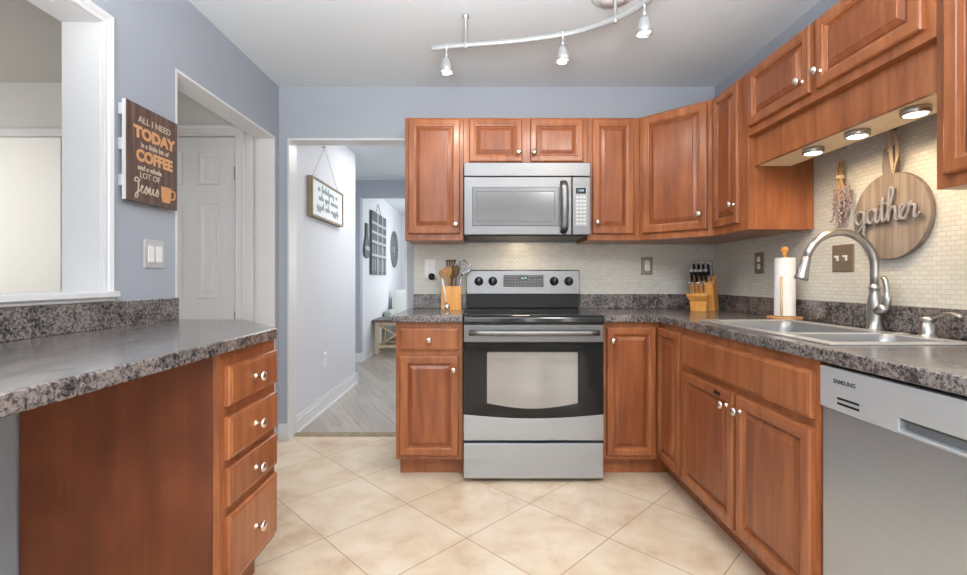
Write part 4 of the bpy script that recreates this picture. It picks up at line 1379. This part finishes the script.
# side table and armchair in the far room
tb_ = thing('side_table', 'pale wood side table with X braces and dark top in the far room', 'side table', (-1.27, 7.12, 0))
B((-0.33, 0.33, -0.28, 0.28, 0.475, 0.51)).build('tabletop', M['tabletop'], tb_, 0.004)
for (x, y) in ((-0.26, -0.23), (0.28, -0.23), (-0.26, 0.23), (0.28, 0.23)):
    B((x - 0.028, x + 0.028, y - 0.028, y + 0.028, 0, 0.475)).build('leg', M['lightpine'], tb_, 0.003)
m = MB()
m.box(-0.232, 0.252, -0.25, -0.21, 0.095, 0.135)
m.box(-0.232, 0.252, -0.25, -0.21, 0.43, 0.4745)
m.box(-0.232, 0.252, 0.21, 0.25, 0.095, 0.135)
m.build('rail', M['lightpine'], tb_)
m = MB()
m.tube([(-0.232, -0.23, 0.13), (0.252, -0.23, 0.43)], 0.020, 4)
m.tube([(-0.232, -0.23, 0.43), (0.252, -0.23, 0.13)], 0.020, 4)
m.build('cross_brace', M['lightpine'], tb_)
sf = thing('armchair', 'pale green upholstered armchair behind the side table in the far room', 'armchair', (-1.15, 8.02, 0))
B((-0.44, 0.44, -0.40, 0.40, 0.12, 0.42)).build('seat', M['sofa'], sf, 0.05, 4)
B((-0.44, 0.44, 0.30, 0.52, 0.12, 0.82)).build('backrest', M['sofa'], sf, 0.08, 4)
for s in (-1, 1):
    m = MB()
    m.box(min(s * 0.44, s * 0.30), max(s * 0.44, s * 0.30), -0.42, 0.36, 0.12, 0.60)
    m.build('armrest', M['sofa'], sf, 0.06, 4)
for (x, y) in ((-0.38, -0.34), (0.38, -0.34), (-0.38, 0.44), (0.38, 0.44)):
    m = MB()
    m.lathe([(0.018, 0), (0.03, 0.14)], (x, y, 0), 'z', 10)
    m.build('leg', M['darkspoon'], sf)
for (x, lab, mt, z) in ((-0.16, 'pale cushion against the armchair back, left one', 'cushion', 0.60), (0.15, 'pale cushion against the armchair back, right one', 'sofa', 0.60)):
    m = MB()
    rs = []
    for k in range(7):
        t = k / 6
        th_ = 0.075 * math.sin(PI * t) ** 0.5 if 0 < k < 6 else 0.006
        hw = 0.245
        rs.append([(hw * (math.copysign(abs(math.cos(a)) ** 0.45, math.cos(a))), -0.06 + 0.12 * t, hw * (math.copysign(abs(math.sin(a)) ** 0.45, math.sin(a)))) for a in [2 * PI * q / 24 for q in range(24)]])
    scl = (0.75, 0.95, 1.0, 1.02, 1.0, 0.95, 0.75)
    rs = [[(p[0] * s_, p[1], p[2] * s_) for p in r__] for r__, s_ in zip(rs, scl)]
    m.rings(rs, smooth=True)
    o = m.build('cushion', M[mt])
    o.location = (-1.15 + x, 8.18, 0.69)
    o.rotation_euler = (R(-14), 0, R(8 if x < 0 else -8))
    tag(o, lab, 'cushion', 'cushions on the armchair')

# ------------------------------------------------------------------ track light
tl = thing('track_light', 'curved white monorail track light hanging from the ceiling', 'track light', (0.3, 2.2, H))
O = Vector((0.3, 2.2, H))
zr = 2.29
rail = [(-0.245, 2.356), (-0.23, 2.353), (-0.072, 2.322), (0.102, 2.297), (0.25, 2.266), (0.398, 2.223), (0.503, 2.174), (0.606, 2.096), (0.677, 2.018), (0.715, 1.945), (0.735, 1.85), (0.74, 1.74)]
rp = catmull([Vector((x, y, zr)) - O for x, y in rail], 4)
m = MB()
m.tube(rp, 0.010, 10, 1.5, up=(0, 0, 1))
m.build('rail', M['satin'], tl)
m = MB()
m.lathe([(0.10, 0.0), (0.10, -0.008), (0.085, -0.018), (0.055, -0.022), (0.05, -0.034), (0.001, -0.036)], (0.622 - 0.3, 2.155 - 2.2, 0), 'z', 36)
m.build('canopy', M['white'], tl)
for (x, y) in ((-0.072, 2.322), (0.612, 2.091), (0.742, 1.75)):
    m = MB()
    q = Vector((x, y, zr)) - O
    m.lathe([(0.018, 0.15), (0.018, 0.140), (0.007, 0.132), (0.007, 0.012), (0.011, 0.008), (0.011, -0.014), (0.007, -0.02)], tuple(q), 'z', 14)
    m.build('standoff', M['satin'], tl)
for (x, y, tx, ty) in ((-0.17, 2.341, 0.01, 0.0), (0.398, 2.223, 0.0, 0.0), (0.703, 1.975, -0.02, 0.01)):
    q = Vector((x, y, zr)) - O
    m = MB()
    m.lathe([(0.006, -0.072), (0.0085, -0.062), (0.016, -0.058), (0.021, -0.068), (0.026, -0.086), (0.0305, -0.108), (0.033, -0.130), (0.0305, -0.130), (0.026, -0.105), (0.001, -0.095)][1:], tuple(q), 'z', 20)
    hdp = m.build('spotlight_head', M['satin'], tl)
    m = MB()
    m.lathe([(0.010, 0.014), (0.011, 0.010), (0.011, -0.012), (0.006, -0.016), (0.006, -0.030), (0.0095, -0.034), (0.0095, -0.048), (0.006, -0.052), (0.006, -0.062)], tuple(q), 'z', 14)
    m.build('stem', M['satin'], hdp)
    m = MB()
    m.lathe([(0.0285, -0.122), (0.022, -0.126), (0.001, -0.127)], tuple(q), 'z', 18)
    m.build('bulb', M['bulb'], hdp)
    area('track_head_light', (x, y, zr - 0.135), (x + tx * 4, y + 0.30, 1.5), 0.05, 2.6, (1.0, 0.90, 0.78), shape='DISK')
